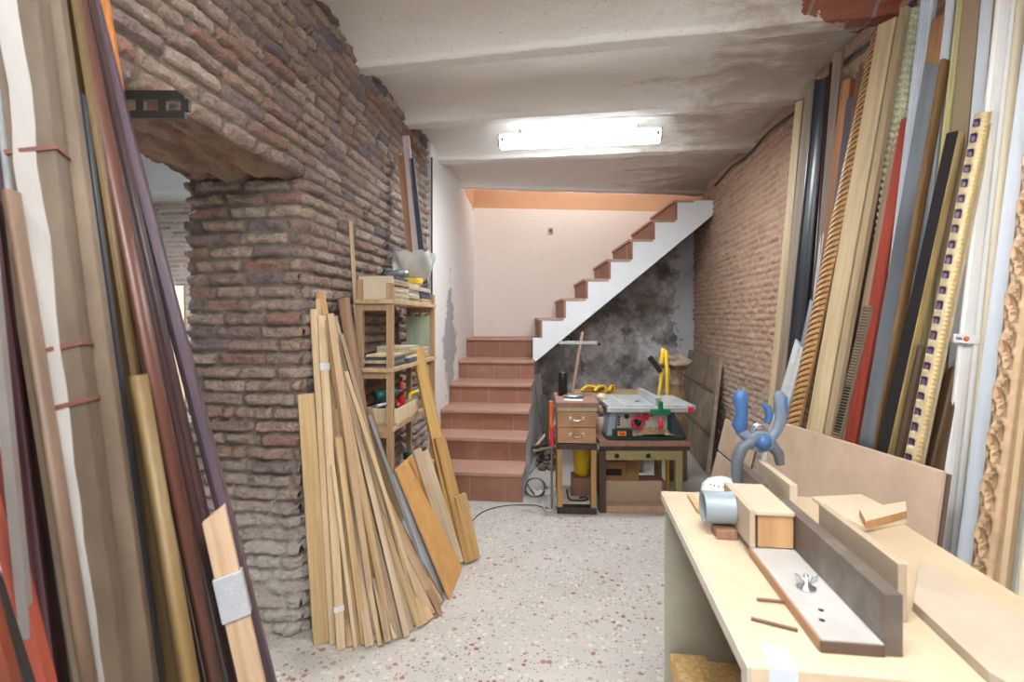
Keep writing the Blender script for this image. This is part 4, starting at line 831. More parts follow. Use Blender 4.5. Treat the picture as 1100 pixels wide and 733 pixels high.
m = MB(); m.bx(.476, .62, -.02, .5, .214, .243); m.build('extension_wing', alu, ts_, bev=.002)
m = MB(); m.bx(-.01, .56, -.06, -.032, .205, .236); m.build('front_rail', M('cfd4d6', .3, .08, metal=.4), ts_, bev=.003)
m = MB(); m.bx(.55, .585, -.065, -.03, .2, .238); m.build('rail_end', redp, ts_, bev=.003)
m = MB(); m.bx(.335, .375, -.028, .49, .2505, .30); m.build('fence', M('c6cccf', .3, .08, metal=.4), ts_, bev=.003)
m = MB(); m.bx(.285, .425, -.082, -.0615, .19, .228); m.bx(.34, .37, -.09, -.062, .2285, .285); m.build('fence_clamp', greenp, ts_, bev=.005)
m = MB(); m.lathe([(0, 0), (.014, .003), (.016, .05), (.012, .075), (0, .08)], (.355, -.08, .17), 12, (0, -.15, -1)); m.build('fence_lever', redp, ts_)
wc = V((.225, .045, .115))
m = MB(); m.tube([wc+V((.042*math.cos(a), -.02, .042*math.sin(a))) for a in np.linspace(0, 2*math.pi, 25)], .009, 8, False); hw = m.build('handwheel', redp, ts_)
m = MB(); [m.tube([wc+V((0, -.018, 0)), wc+V((.04*math.cos(a), -.02, .04*math.sin(a)))], .006, 6) for a in (.5, 2.6, 4.7)]; m.lathe([(.016, 0), (.014, .014), (0, .016)], wc+V((0, -.018, 0)), 12, (0, -1, 0)); m.lathe([(.018, -.03), (.018, .01)], wc, 12, (0, 1, 0)); m.build('spoke', black, hw)
m = MB(); m.lathe([(.0, 0), (.013, 0), (.014, .03), (0, .034)], wc+V((-.036, -.028, -.02)), 12, (0, -1, 0)); m.build('crank_knob', redp, hw)
m = MB(); m.lathe([(0, 0), (.017, 0), (.015, .02), (0, .022)], (.15, .058, .155), 12, (0, -1, 0)); m.build('lock_knob', black, ts_)
m = MB(); m.tube([(.30, .05, .15), (.325, .03, .165), (.35, .03, .19)], .006); m.bx(.265, .3, .03, .06, .135, .17); m.build('tilt_lever', redp, ts_)
m = MB(); m.bx(.04, .18, -.002, .058, .023, .075); cb_ = m.build('control_box', M('23302f', .45), ts_, bev=.006)
m = MB(); m.bx(.075, .135, -.006, -.0025, .03, .062); m.build('switch_plate', M('e0b020', .4, .1), cb_, bev=.002); m = MB(); m.bx(.085, .102, -.014, -.0065, .036, .056); m.bx(.106, .124, -.014, -.0065, .036, .056); m.build('switch', redp, cb_, bev=.002)
m = MB()
for k, ch in enumerate('EINE'):    # small block of dark vertical marking on the body
    m.bx(.086, .104, .0575, .0595, .09+.018*k, .102+.018*k)
m.build('dark_marking', black, ts_)
m = MB(); vs_ = []; 
for i in range(22):
    for j in range(12):
        x, y = i/21, j/11; vs_.append((.185+.36*x, .005+.05*y, .0225+.05*math.sin(math.pi*min(1, x*1.1+.02))*(.3+.7*y)*(.7+.6*rs.random())))
m.add(vs_, [(i*12+j, (i+1)*12+j, (i+1)*12+j+1, i*12+j+1) for i in range(21) for j in range(11)]); tag(m.build('sawdust_pile', dust_m, ts_), kind='stuff')
# things on and around the stand
TD = Matrix.Rotation(TH*.5, 3, 'Z')
def on_stand(x, y, z=.7815): p = TD @ V((x, y, 0)); return V((o0.x+p.x, o0.y+p.y, z))
g = thing('bench_arm', 'black upright post with a long grey horizontal bar, on the drawer stand', 'clamp arm', tuple(on_stand(-.085, .3)))
m = MB(); m.lathe([(0, 0), (.036, 0), (.036, .17), (.03, .18), (.02, .18)], n=18); m.build('base_post', black, g)
m = MB(); m.bx(-.018, .012, -.012, .012, .17, .39); m.build('upright', M('35373a', .4), g, bev=.003)
m = MB(); m.bx(-.03, .26, -.016, .016, .385, .41); m.build('bar', M('a9adae', .35, .12, 20, metal=.5), g, bev=.004); m = MB(); m.bx(.262, .28, -.01, .01, .378, .398); m.build('bar_tip', black, g)
B_ = P(625.5, 357, 4.2); A_f = on_stand(-.0, .4, .782)
A_f = P(614.5, 417, 4.0); A_f.z = .7825
plank('leaning_stick', 'thin reddish wooden stick leaning behind the grey bar', 'stick', A_f, P(625.5, 357, 4.12), .022, .014, WOOD('ad8270', '8c6252'), 'flat', 0, RT, nofloor=True)
g = thing('oval_dish', 'grey oval metal lid on the drawer stand top', 'lid', tuple(on_stand(-.01, .22)))
m = MB(); m.lathe([(0, 0), (.06, .0), (.072, .008), (.06, .016), (0, .018)], n=24); o = m.build('lid_plate', silver, g); o.scale = (1.15, .7, 1)
m = MB(); m.box((0, 0, .0006), (.13, .07, .0012)); o = m.build('paper_sheet', M('e4e4e2', .6, .03)); o.location = on_stand(-.02, .08); o.rotation_euler = (0, 0, -.1); tag(o, 'small white paper sheet in front of the metal lid', 'paper')
g = thing('orange_level', 'orange and red spirit level hanging upright beside the drawer stand', 'spirit level', tuple(frm(592.5, 3.62)+V((0, 0, 0))))
g.location.z = 0
m = MB(); m.bx(-.018, .012, -.012, .012, .5, .78); m.build('level_body', M('d9861f', .4, .1, c2='d2521f'), g, bev=.006); m = MB(); m.bx(-.012, .018, -.0135, .0135, .46, .60); m.build('grip', redp, g, bev=.006)
m = MB(); m.tube([(0, .03, 0.001), (0, .015, .48)], .008); m.build('stand_rod', M('7d7468', .5), g)
# turned baluster & yellow clamp behind the saw
b0 = P(727, 430, 4.35)
g = thing('turned_baluster', 'brown turned wooden column with a carved leaf capital behind the saw', 'column', (b0.x, b0.y, 0))
cw = WOOD('8a7058', '6a5240'); m = MB(); m.lathe([(0, 0), (.085, 0), (.085, .52), (.075, .54), (.06, .56), (.075, .6), (.082, .66), (.07, .73), (.05, .78), (.062, .8), (.062, .82), (.045, .84), (.05, .88), (.06, .92), (.04, .95)], n=28); m.build('shaft', cw, g)
m = MB(); m.hull_blob((0, 0, .99), .12, .1, .055, 4, .45, 40, 14); m.build('leaf_capital', M('857463', .75, .25, 30, bump=.6), g)
g = thing('yellow_clamp', 'tall yellow bar clamp with a black handle standing behind the saw', 'clamp', tuple(P(714, 420, 4.15)*1.0)); g.location.z = 0
m = MB(); m.tube([(.02, 0, .0), (.02, 0, .9), (.01, 0, 1.1), (-.01, 0, 1.12), (-.03, 0, 1.0)], .016, 8); m.tube([(-.05, 0, .7), (-.02, 0, .95)], .014, 8); m.build('clamp_bar', M('dcae1c', .4, .1, c2='e8c63c'), g)
m = MB(); m.tube([(-.12, 0, 1.05), (-.03, 0, .93)], .022, 10); m.build('handle', black, g)
# old console behind supporting the yellow clutter
sb = thing('back_table', 'rough low plank table against the grey wall, cluttered with yellow tools', 'table', tuple(FR((618-550)/F*4.55, 0, 4.5)), TH); sb.location.z = 0
m = MB(); m.bx(.0, .62, .0, .4, .66, .69); m.build('table_top', WOOD('b9a07c', '8f775a'), sb)
for x in (.02, .56):
    for y in (.02, .34): m = MB(); m.bx(x, x+.04, y, y+.04, 0, .659); m.build('leg', WOOD('8f775a', '6a553e'), sb)
yel2 = M('dba81c', .5, .15, 20, c2='e9c63a')
def on_back(u, x_): return FR((u-550)/F*4.65, .6915, 4.65)
for i, (u, lb, kind) in enumerate([(633, 'yellow plastic clamp lying on the back table, left of three', 0), (645, 'yellow open frame tool on the back table, between two clamps', 1), (657, 'yellow plastic clamp on the back table behind the saw top', 0)]):
    g = thing('yellow_hand_clamp', lb, 'clamp', tuple(on_back(u, 0)), TH+.5*i)
    m = MB(); m.tube([(-.07, 0, .02), (-.02, 0, .06), (.04, 0, .055), (.07, .0, .02)], .014, 8); m.build('jaw', yel2, g)
    m = MB(); m.tube([(-.07, .03, .02), (.02, .02, .02), (.07, .02, .04)], .014, 8); m.build('handle', M('8a6a1a' if i % 2 else 'd09a1a', .5), g)
# pile between the stand and the saw: rags and pots
for i, (u, v, r_, c_, lb) in enumerate([(646, 428, .035, M('cdbca6', .7, .2, 20), 'beige rag ball stacked between drawers and saw, upper'), (647, 440, .04, M('b09684', .7, .2, 20), 'grey-pink rag between the drawer stand and the saw, middle'), (646.5, 455, .045, M('a98672', .7, .2, 20), 'brownish rag bundle between the drawer stand and the saw, lower')]):
    p = P(u, v, 3.86); m = MB(); m.hull_blob((0, 0, 0), r_*1.15, r_, r_*.95, i, .25); o = m.build('rag', c_); o.location = p; tag(o, lb, 'rag')
m = MB(); m.lathe([(0, 0), (.05, 0), (.05, .1), (.035, .12), (0, .12)], n=16); p = P(647, 470, 3.84); o = m.build('cloth_pot', M('c0ab94', .8, .2, 20, bump=.6)); o.location = (p.x, p.y, .5065); tag(o, 'pale dusty pot at the left end of the saw bench', 'pot')
# iron ring on the wall
m = MB(); c0 = FR((609-550)/F*5.98, zz(366, 5.98), 5.985); m.tube([c0+RT*(.05*math.sin(a))+V((0, 0, .04*math.cos(a)+.02*abs(math.sin(a)))) for a in np.linspace(0, 2*math.pi, 21)], .008, 6, False); tag(m.build('iron_ring', M('5b3226', .6, .2), origin=c0), 'rusty heart-shaped iron ring hanging on the grey wall under the stairs', 'ring')
# tall dark boards in the corner under the stairs
for i, (u0, v0, u1, v1, d_, pw, c_, lb) in enumerate([(577, 402, 586, 470, 5.3, 7, M('6f6a62', .7, .15), 'dusty grey plank leaning under the stairs beside the lower steps'), (584, 425, 590, 480, 5.1, 6, M('54524e', .7, .15), 'darker narrow plank leaning just right of the dusty one under the stairs')]):
    T_ = P(u0, v0, d_); A = P(u1, v1, d_); A = T_+(A-T_)*(T_.z/(T_.z-A.z)); plank('dusty_plank', lb, 'plank', A, T_, wfor(pw, T_, RT), .02, c_, 'flat', 0, RT)
rs2 = random.Random(5)
for i, (u, v, L__, a, el, c_, lb) in enumerate([(583, 486, .5, .9, .55, pinL, 'pale stick lying steeply on the rubble left of the drawer stand'), (590, 480, .45, .7, .35, taupe, 'brown stick crossing the pale one left of the drawer stand'), (580, 497, .42, .2, .12, choc, 'dark stick lying flat on the rubble under the stairs'),
        (588, 500, .38, -.4, .1, taupe, 'grey-brown stick lowest in the rubble under the stairs'), (594, 470, .5, 1.1, .8, M('a7b08c', .6), 'greenish stick standing up from the rubble')]):
    A = fl(u, v+4); A.z = .09; dr = (RT*math.cos(a)*math.cos(el)+FW*.35+V((0, 0, math.sin(el)))).normalized(); plank('scrap_stick', lb, 'stick', A-dr*L__*.35+V((0, 0, .09)), A+dr*L__*.65+V((0, 0, .09)), .022, .016, c_, 'flat', 0, RT, nofloor=True)
m = MB(); mm = [M('35322f', .8, .3, 30, bump=.8), M('6d6258', .8, .2, 30, bump=.8), M('8d8378', .8, .2, 30)]
for i in range(90):
    p = fl(578+rs2.random()*20, 484+rs2.random()*22); r_ = rs2.uniform(.012, .035); m.cur = rs2.randrange(3); m.hull_blob((p.x, p.y, r_*.7+rs2.random()*.1*(1 if p.y > 4.6 else .3)), r_*1.3, r_, r_, i, .3, 7, 4)
tag(m.build('rubble_heap', mm), 'dark heap of rubble and scraps under the stairs', 'rubble', None, 'stuff')
# cables and power strip on the floor
g = thing('power_strip', 'white power strip on the floor beside the drawer stand', 'power strip', tuple(fl(585, 531)), .35)
m = MB(); m.bx(-.09, .09, -.025, .025, .001, .035); m.build('strip_body', M('d6d9dc', .4, .03), g, bev=.006)
for k in range(4): m = MB(); m.lathe([(.017, .0352), (.017, .037), (0, .037)], (-.06+.04*k, 0, 0), 14); m.build('socket', M('9da1a5', .5), g)
def wig(u0, v0, u1, v1, n_, amp, seed, z=.006):
    r_ = random.Random(seed); out = []
    for i in range(n_+1):
        t_ = i/n_; out.append(fl(u0+(u1-u0)*t_+r_.uniform(-amp, amp), v0+(v1-v0)*t_+r_.uniform(-amp*.6, amp*.6), z))
    return out
gc = M('4a4d50', .5, .1); wc_ = M('c9cbcc', .5, .05)
cable('floor_cable', 'dark cable curling out from under the stairs to the power strip', [fl(589, 487, .1), fl(580, 497, .02), fl(570, 508, .006), fl(565, 516, .006), fl(569, 524, .006), fl(574, 531, .02)], .005, gc)
cable('floor_cable', 'coiled grey cable beside the drawer stand foot', [fl(575+13*math.cos(a)*(1-.02*a), 524+10*math.sin(a), .006+.0035*a) for a in np.linspace(0, 14, 40)], .0045, gc)
cable('floor_cable', 'white cable looping right of the power strip', [fl(590+7*math.cos(a), 540+9*math.sin(a), .006+.004*a) for a in np.linspace(0, 9, 26)], .0045, wc_)
cable('floor_cable', 'long thin grey cable running across the floor towards the pine planks', wig(590, 546, 560, 541, 4, 1, 3)[:4]+[fl(548, 543, .004), fl(530, 546, .004), fl(516, 552, .004), fl(507, 560, .004)], .004, gc)
# ---------------------------------------------------------------- dark panel on the right wall
def rot_board(name, label, TL, TR, BR, BL, th, mat, battens=None, bmat=None):
    """leaning board from four corners: bottom on floor; battens: list of heights (fraction)"""
    t = thing(name, label, 'panel', tuple((BL+BR)/2)); O = t.location.copy()
    n_ = (BR-BL).cross(TL-BL).normalized()
    if n_.dot(CAM-BL) < 0: n_ = -n_
    m = MB(); m.prism([p-O for p in (BL, BR, TR, TL)], n_*-th); m.build('board', mat, t, bev=.002)
    for h, hh in battens or []:
        a, b = BL.lerp(TL, h), BR.lerp(TR, h); up = (TL-BL).normalized()*hh; m = MB(); m.prism([p+n_*.001-O for p in (a, b, b+up, a+up)], n_*.02); m.build('batten', bmat or mat, t, bev=.002)
    return t
BL, BR = V((1.33, 5.55, .0)), V((1.2, 4.45, .0)); BL = fl(737, 466); BR = fl(757.5, 510); TL = onX(748.5, 380.5, 1.43); TR = onX(773.5, 384.5, 1.43)
up = V((.16, 0, .985)).normalized()*.98
BR.x = 1.2; BL.x = 1.27
k1 = (TR.z); TRn = BR+V((1.425-BR.x, 0, k1)); TLn = BL+V((1.425-BL.x, 0, k1)); TLn.y = TL.y-.05; TRn.y = TR.y
TLn = BL+(TRn-BR); TLn.x = 1.42
rot_board('old_door', 'dusty grey-brown door panel with two battens leaning on the right brick wall', TLn+V((0, 0, .01)), TRn, BR+V((0, 0, .012)), BL+V((0, 0, .012)), .035, M('84705d', .7, .18, 5, c2='8f7c6a', dust=.5), [(.3, .03), (.68, .03)], M('7a6552', .7, .1))
# ---------------------------------------------------------------- large boards before the right mouldings
z = .9; r1, r2 = P(1012.5, 507, 1.50), P(831, 451.5, 2.28)
z = min(r1.z, r2.z); 
def at_z(u, v, zt_): return fl(u, v, zt_)
TRb, TLb = at_z(1012.5, 507, .93), at_z(829, 451, .93); sh_ = V((-.085, -.0, 0))
t = thing('fibreboard_sheet', 'large grey-pink fibreboard sheet standing before the right framing strips', 'board', tuple((TRb+TLb)/2)); t.location.z = 0
m = MB(); O = t.location.copy(); n_ = (TRb-TLb).cross(V((0, 0, 1))).normalized(); n_ = n_ if n_.dot(CAM-TLb) > 0 else -n_
lb_ = n_*.14-V((0, 0, .93)); m.prism([TLb-O, TRb-O, TRb+lb_-O, TLb+lb_-O], -n_*.014); m.build('sheet', M('bba48e', .7, .06, 9, bump=.1, c2='c4ae99'), t, bev=.0015)
p1 = TRb-n_*.02; m = MB(); m.prism([p1-O+V((0, 0, -.01)), p1-(TRb-TLb)*.2-O+V((0, 0, -.01)), p1-(TRb-TLb)*.2+lb_-O+V((0, 0, .002)), p1+lb_-O+V((0, 0, .002))], -n_*.01); m.build('backing_sheet', M('6b5a4a', .7), t)
TLg, TRg = at_z(779, 449.5, .85), at_z(818, 470, .85)
TRg.x = TLg.x+.0; sg = V((-.2, -.0, -.85)); t = thing('grooved_panel', 'light wooden panel with horizontal grooves, behind the blue spring clamp', 'panel', (TLg.x-.1, TLg.y, 0)); O = t.location.copy()
gv = M('ab957f', .7, .08, 14, c2='b7a28d'); nb = 5
nn = (TRg-TLg).cross(sg).normalized(); nn = nn if nn.x < 0 else -nn
m = MB(); m.prism([TLg-O-nn*.012, TRg-O-nn*.012, TRg+sg-O-nn*.012, TLg+sg-O-nn*.012], -nn*.008); m.build('backing', M('5d4c3e', .8), t)
for i in range(nb):
    a, b = i/nb, (i+1)/nb-.012; m = MB(); m.prism([TLg+sg*a-O, TRg+sg*a-O, TRg+sg*b-O, TLg+sg*b-O], -nn*.011); m.build('slat', gv, t, bev=.002)
# ================================================================ ROUTER BENCH (foreground right)
ZT = .85
rb_ = thing('router_bench', 'pale plywood router bench with an open side in the right foreground', 'workbench', (0, 0, 0))
a0 = fl(711.4, 527.6, ZT); a1 = fl(806, 717, ZT); a2 = fl(974, 565, ZT); a3 = fl(1100, 642, ZT)
e1 = (a1-a0).normalized(); e2 = V((-e1.y, e1.x, 0)); e2 = e2 if e2.x > 0 else -e2
wT = (a2-a0).dot(e2); Lt = (a1-a0).length
def RB(x, y, z=0): q_ = a0+e2*x+e1*y; return V((q_.x, q_.y, ZT+z))    # x across from left edge, y towards camera, z above top
birch = M('b9a68a', .55, .07, 3, (1, 1, 1), .05, 0, 'c7b69c'); edgew = M('d9d2c4', .6, .05)
def rbox(name, x0, x1, y0_, y1_, z0, z1, mat, par, bev=.0015, O=V((0, 0, 0))):
    m = MB(); m.prism([RB(x0, y0_, z0)-O, RB(x1, y0_, z0)-O, RB(x1, y1_, z0)-O, RB(x0, y1_, z0)-O], (0, 0, z1-z0)); return m.build(name, mat, par, bev=bev)
rbox('bench_top', 0, wT, 0, Lt, -.022, 0, birch, rb_)
rbox('edge_band', -.004, -.0005, 0, Lt, -.023, -.001, M('c9c0b0', .5), rb_, 0)
rbox('top_frame', .012, wT-.01, .01, Lt-.004, -.05, -.0225, M('bdb29c', .6, .08), rb_)
gp = M('aeaa9b', .6, .1, 5, c2='b9b6a8')
rbox('end_panel', .004, wT-.004, .012, .03, -.849, -.051, gp, rb_)
rbox('side_panel', wT-.03, wT-.012, .031, Lt-.02, -.849, -.051, gp, rb_)
rbox('front_panel', .012, wT-.031, Lt-.03, Lt-.012, -.849, -.051, WOOD('c9a566', 'ab8748'), rb_)
rbox('front_leg', .01, .05, Lt-.075, Lt-.031, -.849, -.051, edgew, rb_)
def rthing(name, label, cat, x, y, z=0): p = RB(x, y, z); return thing(name, label, cat, tuple(p), 0)
def inv(p): q_ = p-a0; return q_.dot(e2), q_.dot(e1)
chip = M('c29d66', .75, .2, 60, bump=.3, c2='d4b27c')
o = rbox('particle_board_offcut', .012, .075, .1, .5, -.44, -.415, chip, None); tag(o, 'thick chipboard offcut lying lengthwise in the bench, left end', 'board')
o = rbox('particle_board_shelf', .012, wT-.035, .04, Lt-.08, -.49, -.462, chip, rb_)
o = rbox('particle_board_rest', .012, .11, .05, .55, -.4615, -.4405, chip, rb_)
# fence assembly
stone = M('6d635c', .5, .25, 10, bump=.15, c2='574c45', dust=.35); plate = M('a5a4a0', .4, .08, 6, c2='b0b0ad', dust=.15); plyb = WOOD('c99b58', 'b18243', .6, .5)
fx = thing('router_fence', 'L-shaped router fence with grey base plate and dark upright wall on the bench', 'router fence', (0, 0, 0))
c_bl = inv(fl(812, 598, ZT)); c_nl = inv(fl(878, 696, ZT)); c_nr = inv(fl(975, 712, ZT))
xL, xR = (c_bl[0]+c_nl[0])/2-.004, c_nr[0]; yN = (c_nl[1]+c_nr[1])/2; yB = c_bl[1]
rbox('base_plate', xL, xR-.026, yB-.0, yN, .0008, .019, plate, fx)
rbox('base_edge', xL-.003, xR-.026, yN+.0005, yN+.004, .0008, .018, M('5a473c', .6), fx)
rbox('base_edge', xL-.004, xL-.0005, yB, yN, .0008, .0185, M('a1795a', .6), fx)
H_ = .093
rbox('fence_wall', xR-.0255, xR, yB-.10, yN, .0008, H_, stone, fx)
rbox('fence_wall', xR-.028, xR-.004, .02, yB-.21, .0008, H_, stone, fx)
wn = RB(*inv(fl(866, 632, ZT+.02)), .0195)
g = thing('wing_nut', 'shiny wing nut and washer on the grey base plate', 'wing nut', tuple(wn)); chrome = M('c9cdd2', .15, .1, metal=.9)
m = MB(); m.lathe([(0, 0), (.016, 0), (.016, .003), (.008, .004), (.007, .012), (.004, .014), (.004, .024), (0, .025)], n=18); m.build('nut', chrome, g)
for s in (-1, 1): m = MB(); m.prism([(s*.005, -.002, .006), (s*.018, -.002, .013), (s*.02, -.002, .026), (s*.013, -.002, .024), (s*.006, -.002, .012)], (0, .004, 0)); m.build('wing', chrome, g, bev=.001)
for u, v in ((882, 656), (883, 667)):
    p = RB(*inv(fl(u, v, ZT+.019)), .0192); m = MB(); m.lathe([(.0035, 0), (.0045, .0007), (0, .0008)], p, 10); m.build('screw_head', black, fx)
# plywood dust box
bx = thing('dust_box', 'square plywood dust box with an open end piece on the router fence', 'box', (0, 0, 0))
yF = yB+.0; yK = yF-.185
rbox('box_lid', xL+.008, xR-.027, yK, yF+.004, .088, .097, M('bfae97', .6, .06, 8), bx)
rbox('front_board', xL+.014, xR-.028, yF-.018, yF, .0195, .0875, plyb, bx)
rbox('side_board', xL-.004, xL+.0075, yK-.004, yF+.004, .0195, .098, M('b3a08a', .6, .06, 8), bx)
rbox('back_board', xL+.014, xR-.028, yK+.002, yK+.018, .0195, .0875, plyb, bx)
# PVC outlet
pc = RB(xL-.005, yK+.075, .062); ax = -e2; g = thing('pvc_pipe', 'grey-blue plastic pipe outlet sticking out of the dust box', 'pipe', tuple(pc))
pvc = M('8a979f', .35, .06); m = MB(); m.lathe([(.0375, 0), (.0375, .004), (.0362, .006), (.0365, .066), (.0365, .068), (.0328, .068), (.0325, .06), (.032, 0.001)], (0, 0, 0), 32, tuple(ax)); m.build('pipe_sleeve', pvc, g)
m = MB(); m.lathe([(.0318, .002), (0, .003)], (0, 0, 0), 32, tuple(ax)); m.build('pipe_inside', M('3a4045', .6), g)
o = rbox('wood_block', xL-.05, xL-.0055, yK+.06, yK+.11, .0008, .022, WOOD('a8794c', '8a5c34'), None); tag(o, 'small brown wood block under the plastic pipe', 'block')
# white perforated cap
p = RB(*inv(fl(776, 533, ZT)), .001); g = thing('dust_dome', 'white perforated domed cap behind the plastic pipe', 'cap', tuple(p+V((0, 0, .0))))
wpl = M('dde1e4', .3, .03); m = MB(); m.lathe([(.058, 0), (.058, .012), (.054, .028), (.04, .042), (.02, .05), (0, .052)], n=32); m.build('dome', wpl, g)
m = MB()
for k in range(7): a_ = -2.6+k*.27; m.lathe([(.0028, .0), (.0, .0008)], (.045*math.cos(a_), .045*math.sin(a_), .0375), 8, (.6*math.cos(a_), .6*math.sin(a_), .8))
m.build('hole', M('3c4044', .7), g)
o = rbox('wooden_slip', .06, .075, .05, .17, .0008, .012, WOOD('c9a87c', 'ab8456'), None); tag(o, 'thin wooden slip lying beside the white cap', 'timber')
# pale strips
o = rbox('auxiliary_board', xR+.047, xR+.062, yB-.06, yB+.22, .0008, .098, M('a89884', .6, .06, 8), None); tag(o, 'upright grey-tan board standing right of the dark fence wall, nearer one', 'board')
o = rbox('auxiliary_board', xR+.03, xR+.048, .01, yB-.17, .0008, .103, M('c3b59e', .6, .06, 8), None); tag(o, 'upright cream board gripped by the blue spring clamp', 'board')
# irregular router plate and block
pts = [inv(fl(u, v, ZT)) for u, v in ((872, 538), (925, 535), (958, 552), (974, 563), (930, 572), (905, 560))]
m = MB(); m.prism([RB(x, y, .001) for x, y in pts], (0, 0, .01)); tag(m.build('irregular_board', M('cdc0a8', .6, .05, 6), bev=.001, origin=RB(*pts[0])), 'pale irregular thin board lying at the back of the bench top', 'board')
pts = [inv(fl(u, v, ZT+.012)) for u, v in ((930, 569), (974, 557), (973, 546), (923, 555))]
m = MB(); m.prism([RB(x, y, .0125) for x, y in pts], (0, 0, .018)); m.m[1] = 1; m.m[0] = 1; tag(m.build('wood_block', [WOOD('c2914e', 'a6773a'), M('cdc0a8', .6, .05, 6)], bev=.001, origin=RB(*pts[0], .0125)), 'orange-edged wood block on the pale irregular board', 'block')
# large grey board bottom right
pts = [inv(fl(u, v, ZT)) for u, v in ((981, 657), (1062, 735), (1180, 800), (1190, 735), (1100, 678), (988, 612))]
m = MB(); m.prism([RB(x, y, .001) for x, y in pts], (0, 0, .016)); tag(m.build('fibreboard_offcut', M('aa9d8c', .65, .05, 8, c2='b4a796'), bev=.001, origin=RB(*pts[0])), 'grey fibreboard offcut covering the near right of the bench top', 'board')
# rods
for a_, b_, lb in (((813, 644), (842, 646.5), 'short thin dark rod under the fence plate, farther one'), ((807, 664.5), (857, 677), 'longer thin brown rod under the fence plate, nearer one')):
    A = fl(*a_, ZT+.004); B = fl(*b_, ZT+.004); m = MB(); m.tube([A-A, B-A], .0028, 8); tag(m.build('thin_rod', M('6b4a38', .5), origin=None), lb, 'rod').location = A
# tape strips on near edge
m = MB(); tps = [inv(fl(u, v, ZT)) for u, v in ((818, 692), (845, 697), (856, 719), (826, 719))]
m.prism([RB(x, min(y, Lt), .0006) for x, y in tps], (0, 0, .0006)); m.prism([RB(tps[2][0], Lt+.0006, .001), RB(tps[3][0], Lt+.0006, .001), RB(tps[3][0], Lt+.0006, -.06), RB(tps[2][0], Lt+.0006, -.06)], e1*.0006)
tag(m.build('tape_piece', M('c3cdd6', .25, .05), rb_), 'pale translucent tape over the near edge')
# spring clamp
cp = RB(xR+.028, .035, .075)
g = thing('spring_clamp', 'blue and grey spring clamp gripping the boards at the bench end', 'clamp', tuple(cp))
g.rotation_euler = (0, 0, TH)
blue = M('385f92', .42, .06); cgr = M('6a7a8c', .45, .08); dgr = M('59616a', .45, .08)
S_ = 1.0
def arm(name, path, r, mat, flat=.75, y=0):
    m = MB(); m.tube([(x, y, z) for x, z in path], r, 12); o = m.build(name, mat, g); o.scale = (1, flat, 1); return o
arm('jaw', [(-.062, -.03), (-.066, .0), (-.064, .04), (-.05, .072), (-.02, .088), (.01, .085)], [.014, .016, .017, .017, .015, .013], dgr, 1, -.004)
arm('jaw', [(.06, .02), (.055, .05), (.035, .075), (.01, .085)], [.012, .015, .017, .014], dgr, 1, .006)
arm('handle', [(.0, .085), (-.035, .098), (-.055, .115)], [.013, .015, .015], cgr); arm('handle', [(.0, .085), (.035, .1), (.05, .12), (.055, .15)], [.013, .015, .014, .012], cgr)
arm('blue_grip', [(-.052, .108), (-.057, .13), (-.05, .165), (-.054, .2), (-.052, .222), (-.05, .23)], [.012, .021, .016, .02, .018, .008], blue)
arm('grey_grip', [(.05, .112), (.06, .15), (.058, .185), (.056, .21), (.05, .225)], [.012, .018, .016, .019, .008], cgr, .6); arm('blue_grip', [(.066, .15), (.067, .185), (.064, .208), (.058, .222)], [.009, .012, .013, .006], blue, .8)
arm('trigger', [(.02, .135), (.028, .16), (.022, .18), (.005, .19)], [.008, .011, .01, .004], blue)
m = MB(); m.lathe([(.02, -.022), (.02, -.03), (.014, -.036), (0, -.038)], (0, 0, .088), 20, (0, 1, 0)); m.build('pivot_cap', blue, g)
m = MB(); m.prism([(.036*math.cos(a), -.012, .086+.03*math.sin(a)) for a in np.linspace(0, 2*math.pi, 21)[:-1]], (0, .02, 0)); m.build('pivot_plate', cgr, g, bev=.004)
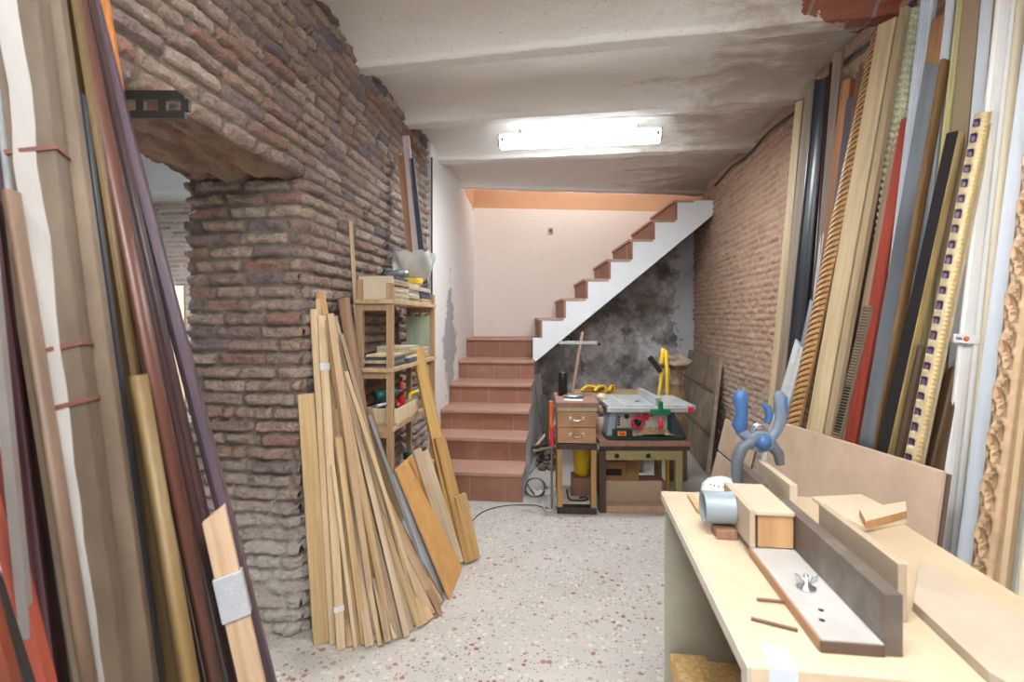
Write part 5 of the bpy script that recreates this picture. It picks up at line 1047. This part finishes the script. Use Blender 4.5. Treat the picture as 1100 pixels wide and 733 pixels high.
m = MB(); m.tube([(.02*math.cos(a)-.0, -.012+.002*a, .115+.02*math.sin(a)) for a in np.linspace(0, 12, 50)], .003, 6); m.build('spring', chrome, g)
# ================================================================ SMALL FITTINGS
g = thing('steel_bracket', 'black slotted steel bracket fixed to the brick wall above the opening', 'bracket', tuple(onX(124, 112, XL)+V((0, 0, 0))))
blk = M('24211f', .5, .15, 20); pL, pR_ = P(120, 112, 1.30), P(198, 112, 1.30); O = g.location.copy()
hb = 15/F*1.30
for z0_, z1_ in ((-hb, -hb*.45), (hb*.35, hb)): m = MB(); m.prism([pL-O+V((0, 0, z0_)), pR_-O+V((0, 0, z0_)), pR_-O+V((0, 0, min(z1_, hb*.6) if z1_ > 0 else z1_)), pR_-O-RT*.02+V((0, 0, z1_)), pL-O+V((0, 0, z1_))], FW*.012); m.build('flange', blk, g)
for k in range(4): p = pL.lerp(pR_, .02+k*.31)-O; m = MB(); m.prism([p+V((0, 0, -hb*.46)), p+RT*.02+V((0, 0, -hb*.46)), p+RT*.02+V((0, 0, hb*.36)), p+V((0, 0, hb*.36))], FW*.011); m.build('web', blk, g)
p = onX(0, 0, XL) if False else None
bq = FR((591.5-550)/F*(DB-.002), zz(248, DB), DB-.012); g = thing('junction_box', 'small white junction box on the cream wall above the stairs', 'junction box', tuple(bq), TH)
m = MB(); m.bx(-.03, .03, 0, .011, -.035, .035); m.build('box_plate', M('b9b3ac', .5, .1), g, bev=.003); m = MB(); m.bx(-.016, .016, -.004, -.0005, -.018, .018); m.build('terminal', M('55504c', .6), g)
cable('roof_cable', 'dark cable running along the corner of ceiling and right wall', [V((XR-.03, y, ZC-.02+.015*math.sin(y*7))) for y in np.linspace(1.2, 5.2, 16)], .009, M('3b3a3a', .6))
cable('wall_dark_line', 'thin dark vertical line where the brick ends and the white plaster begins', [V((XL+.045, YE+.0, z_)) for z_ in np.linspace(.9, 2.66, 9)], .007, M('3b3a3a', .6))  # thin dark tube drawn down the end of the brick
# label on the widest white board
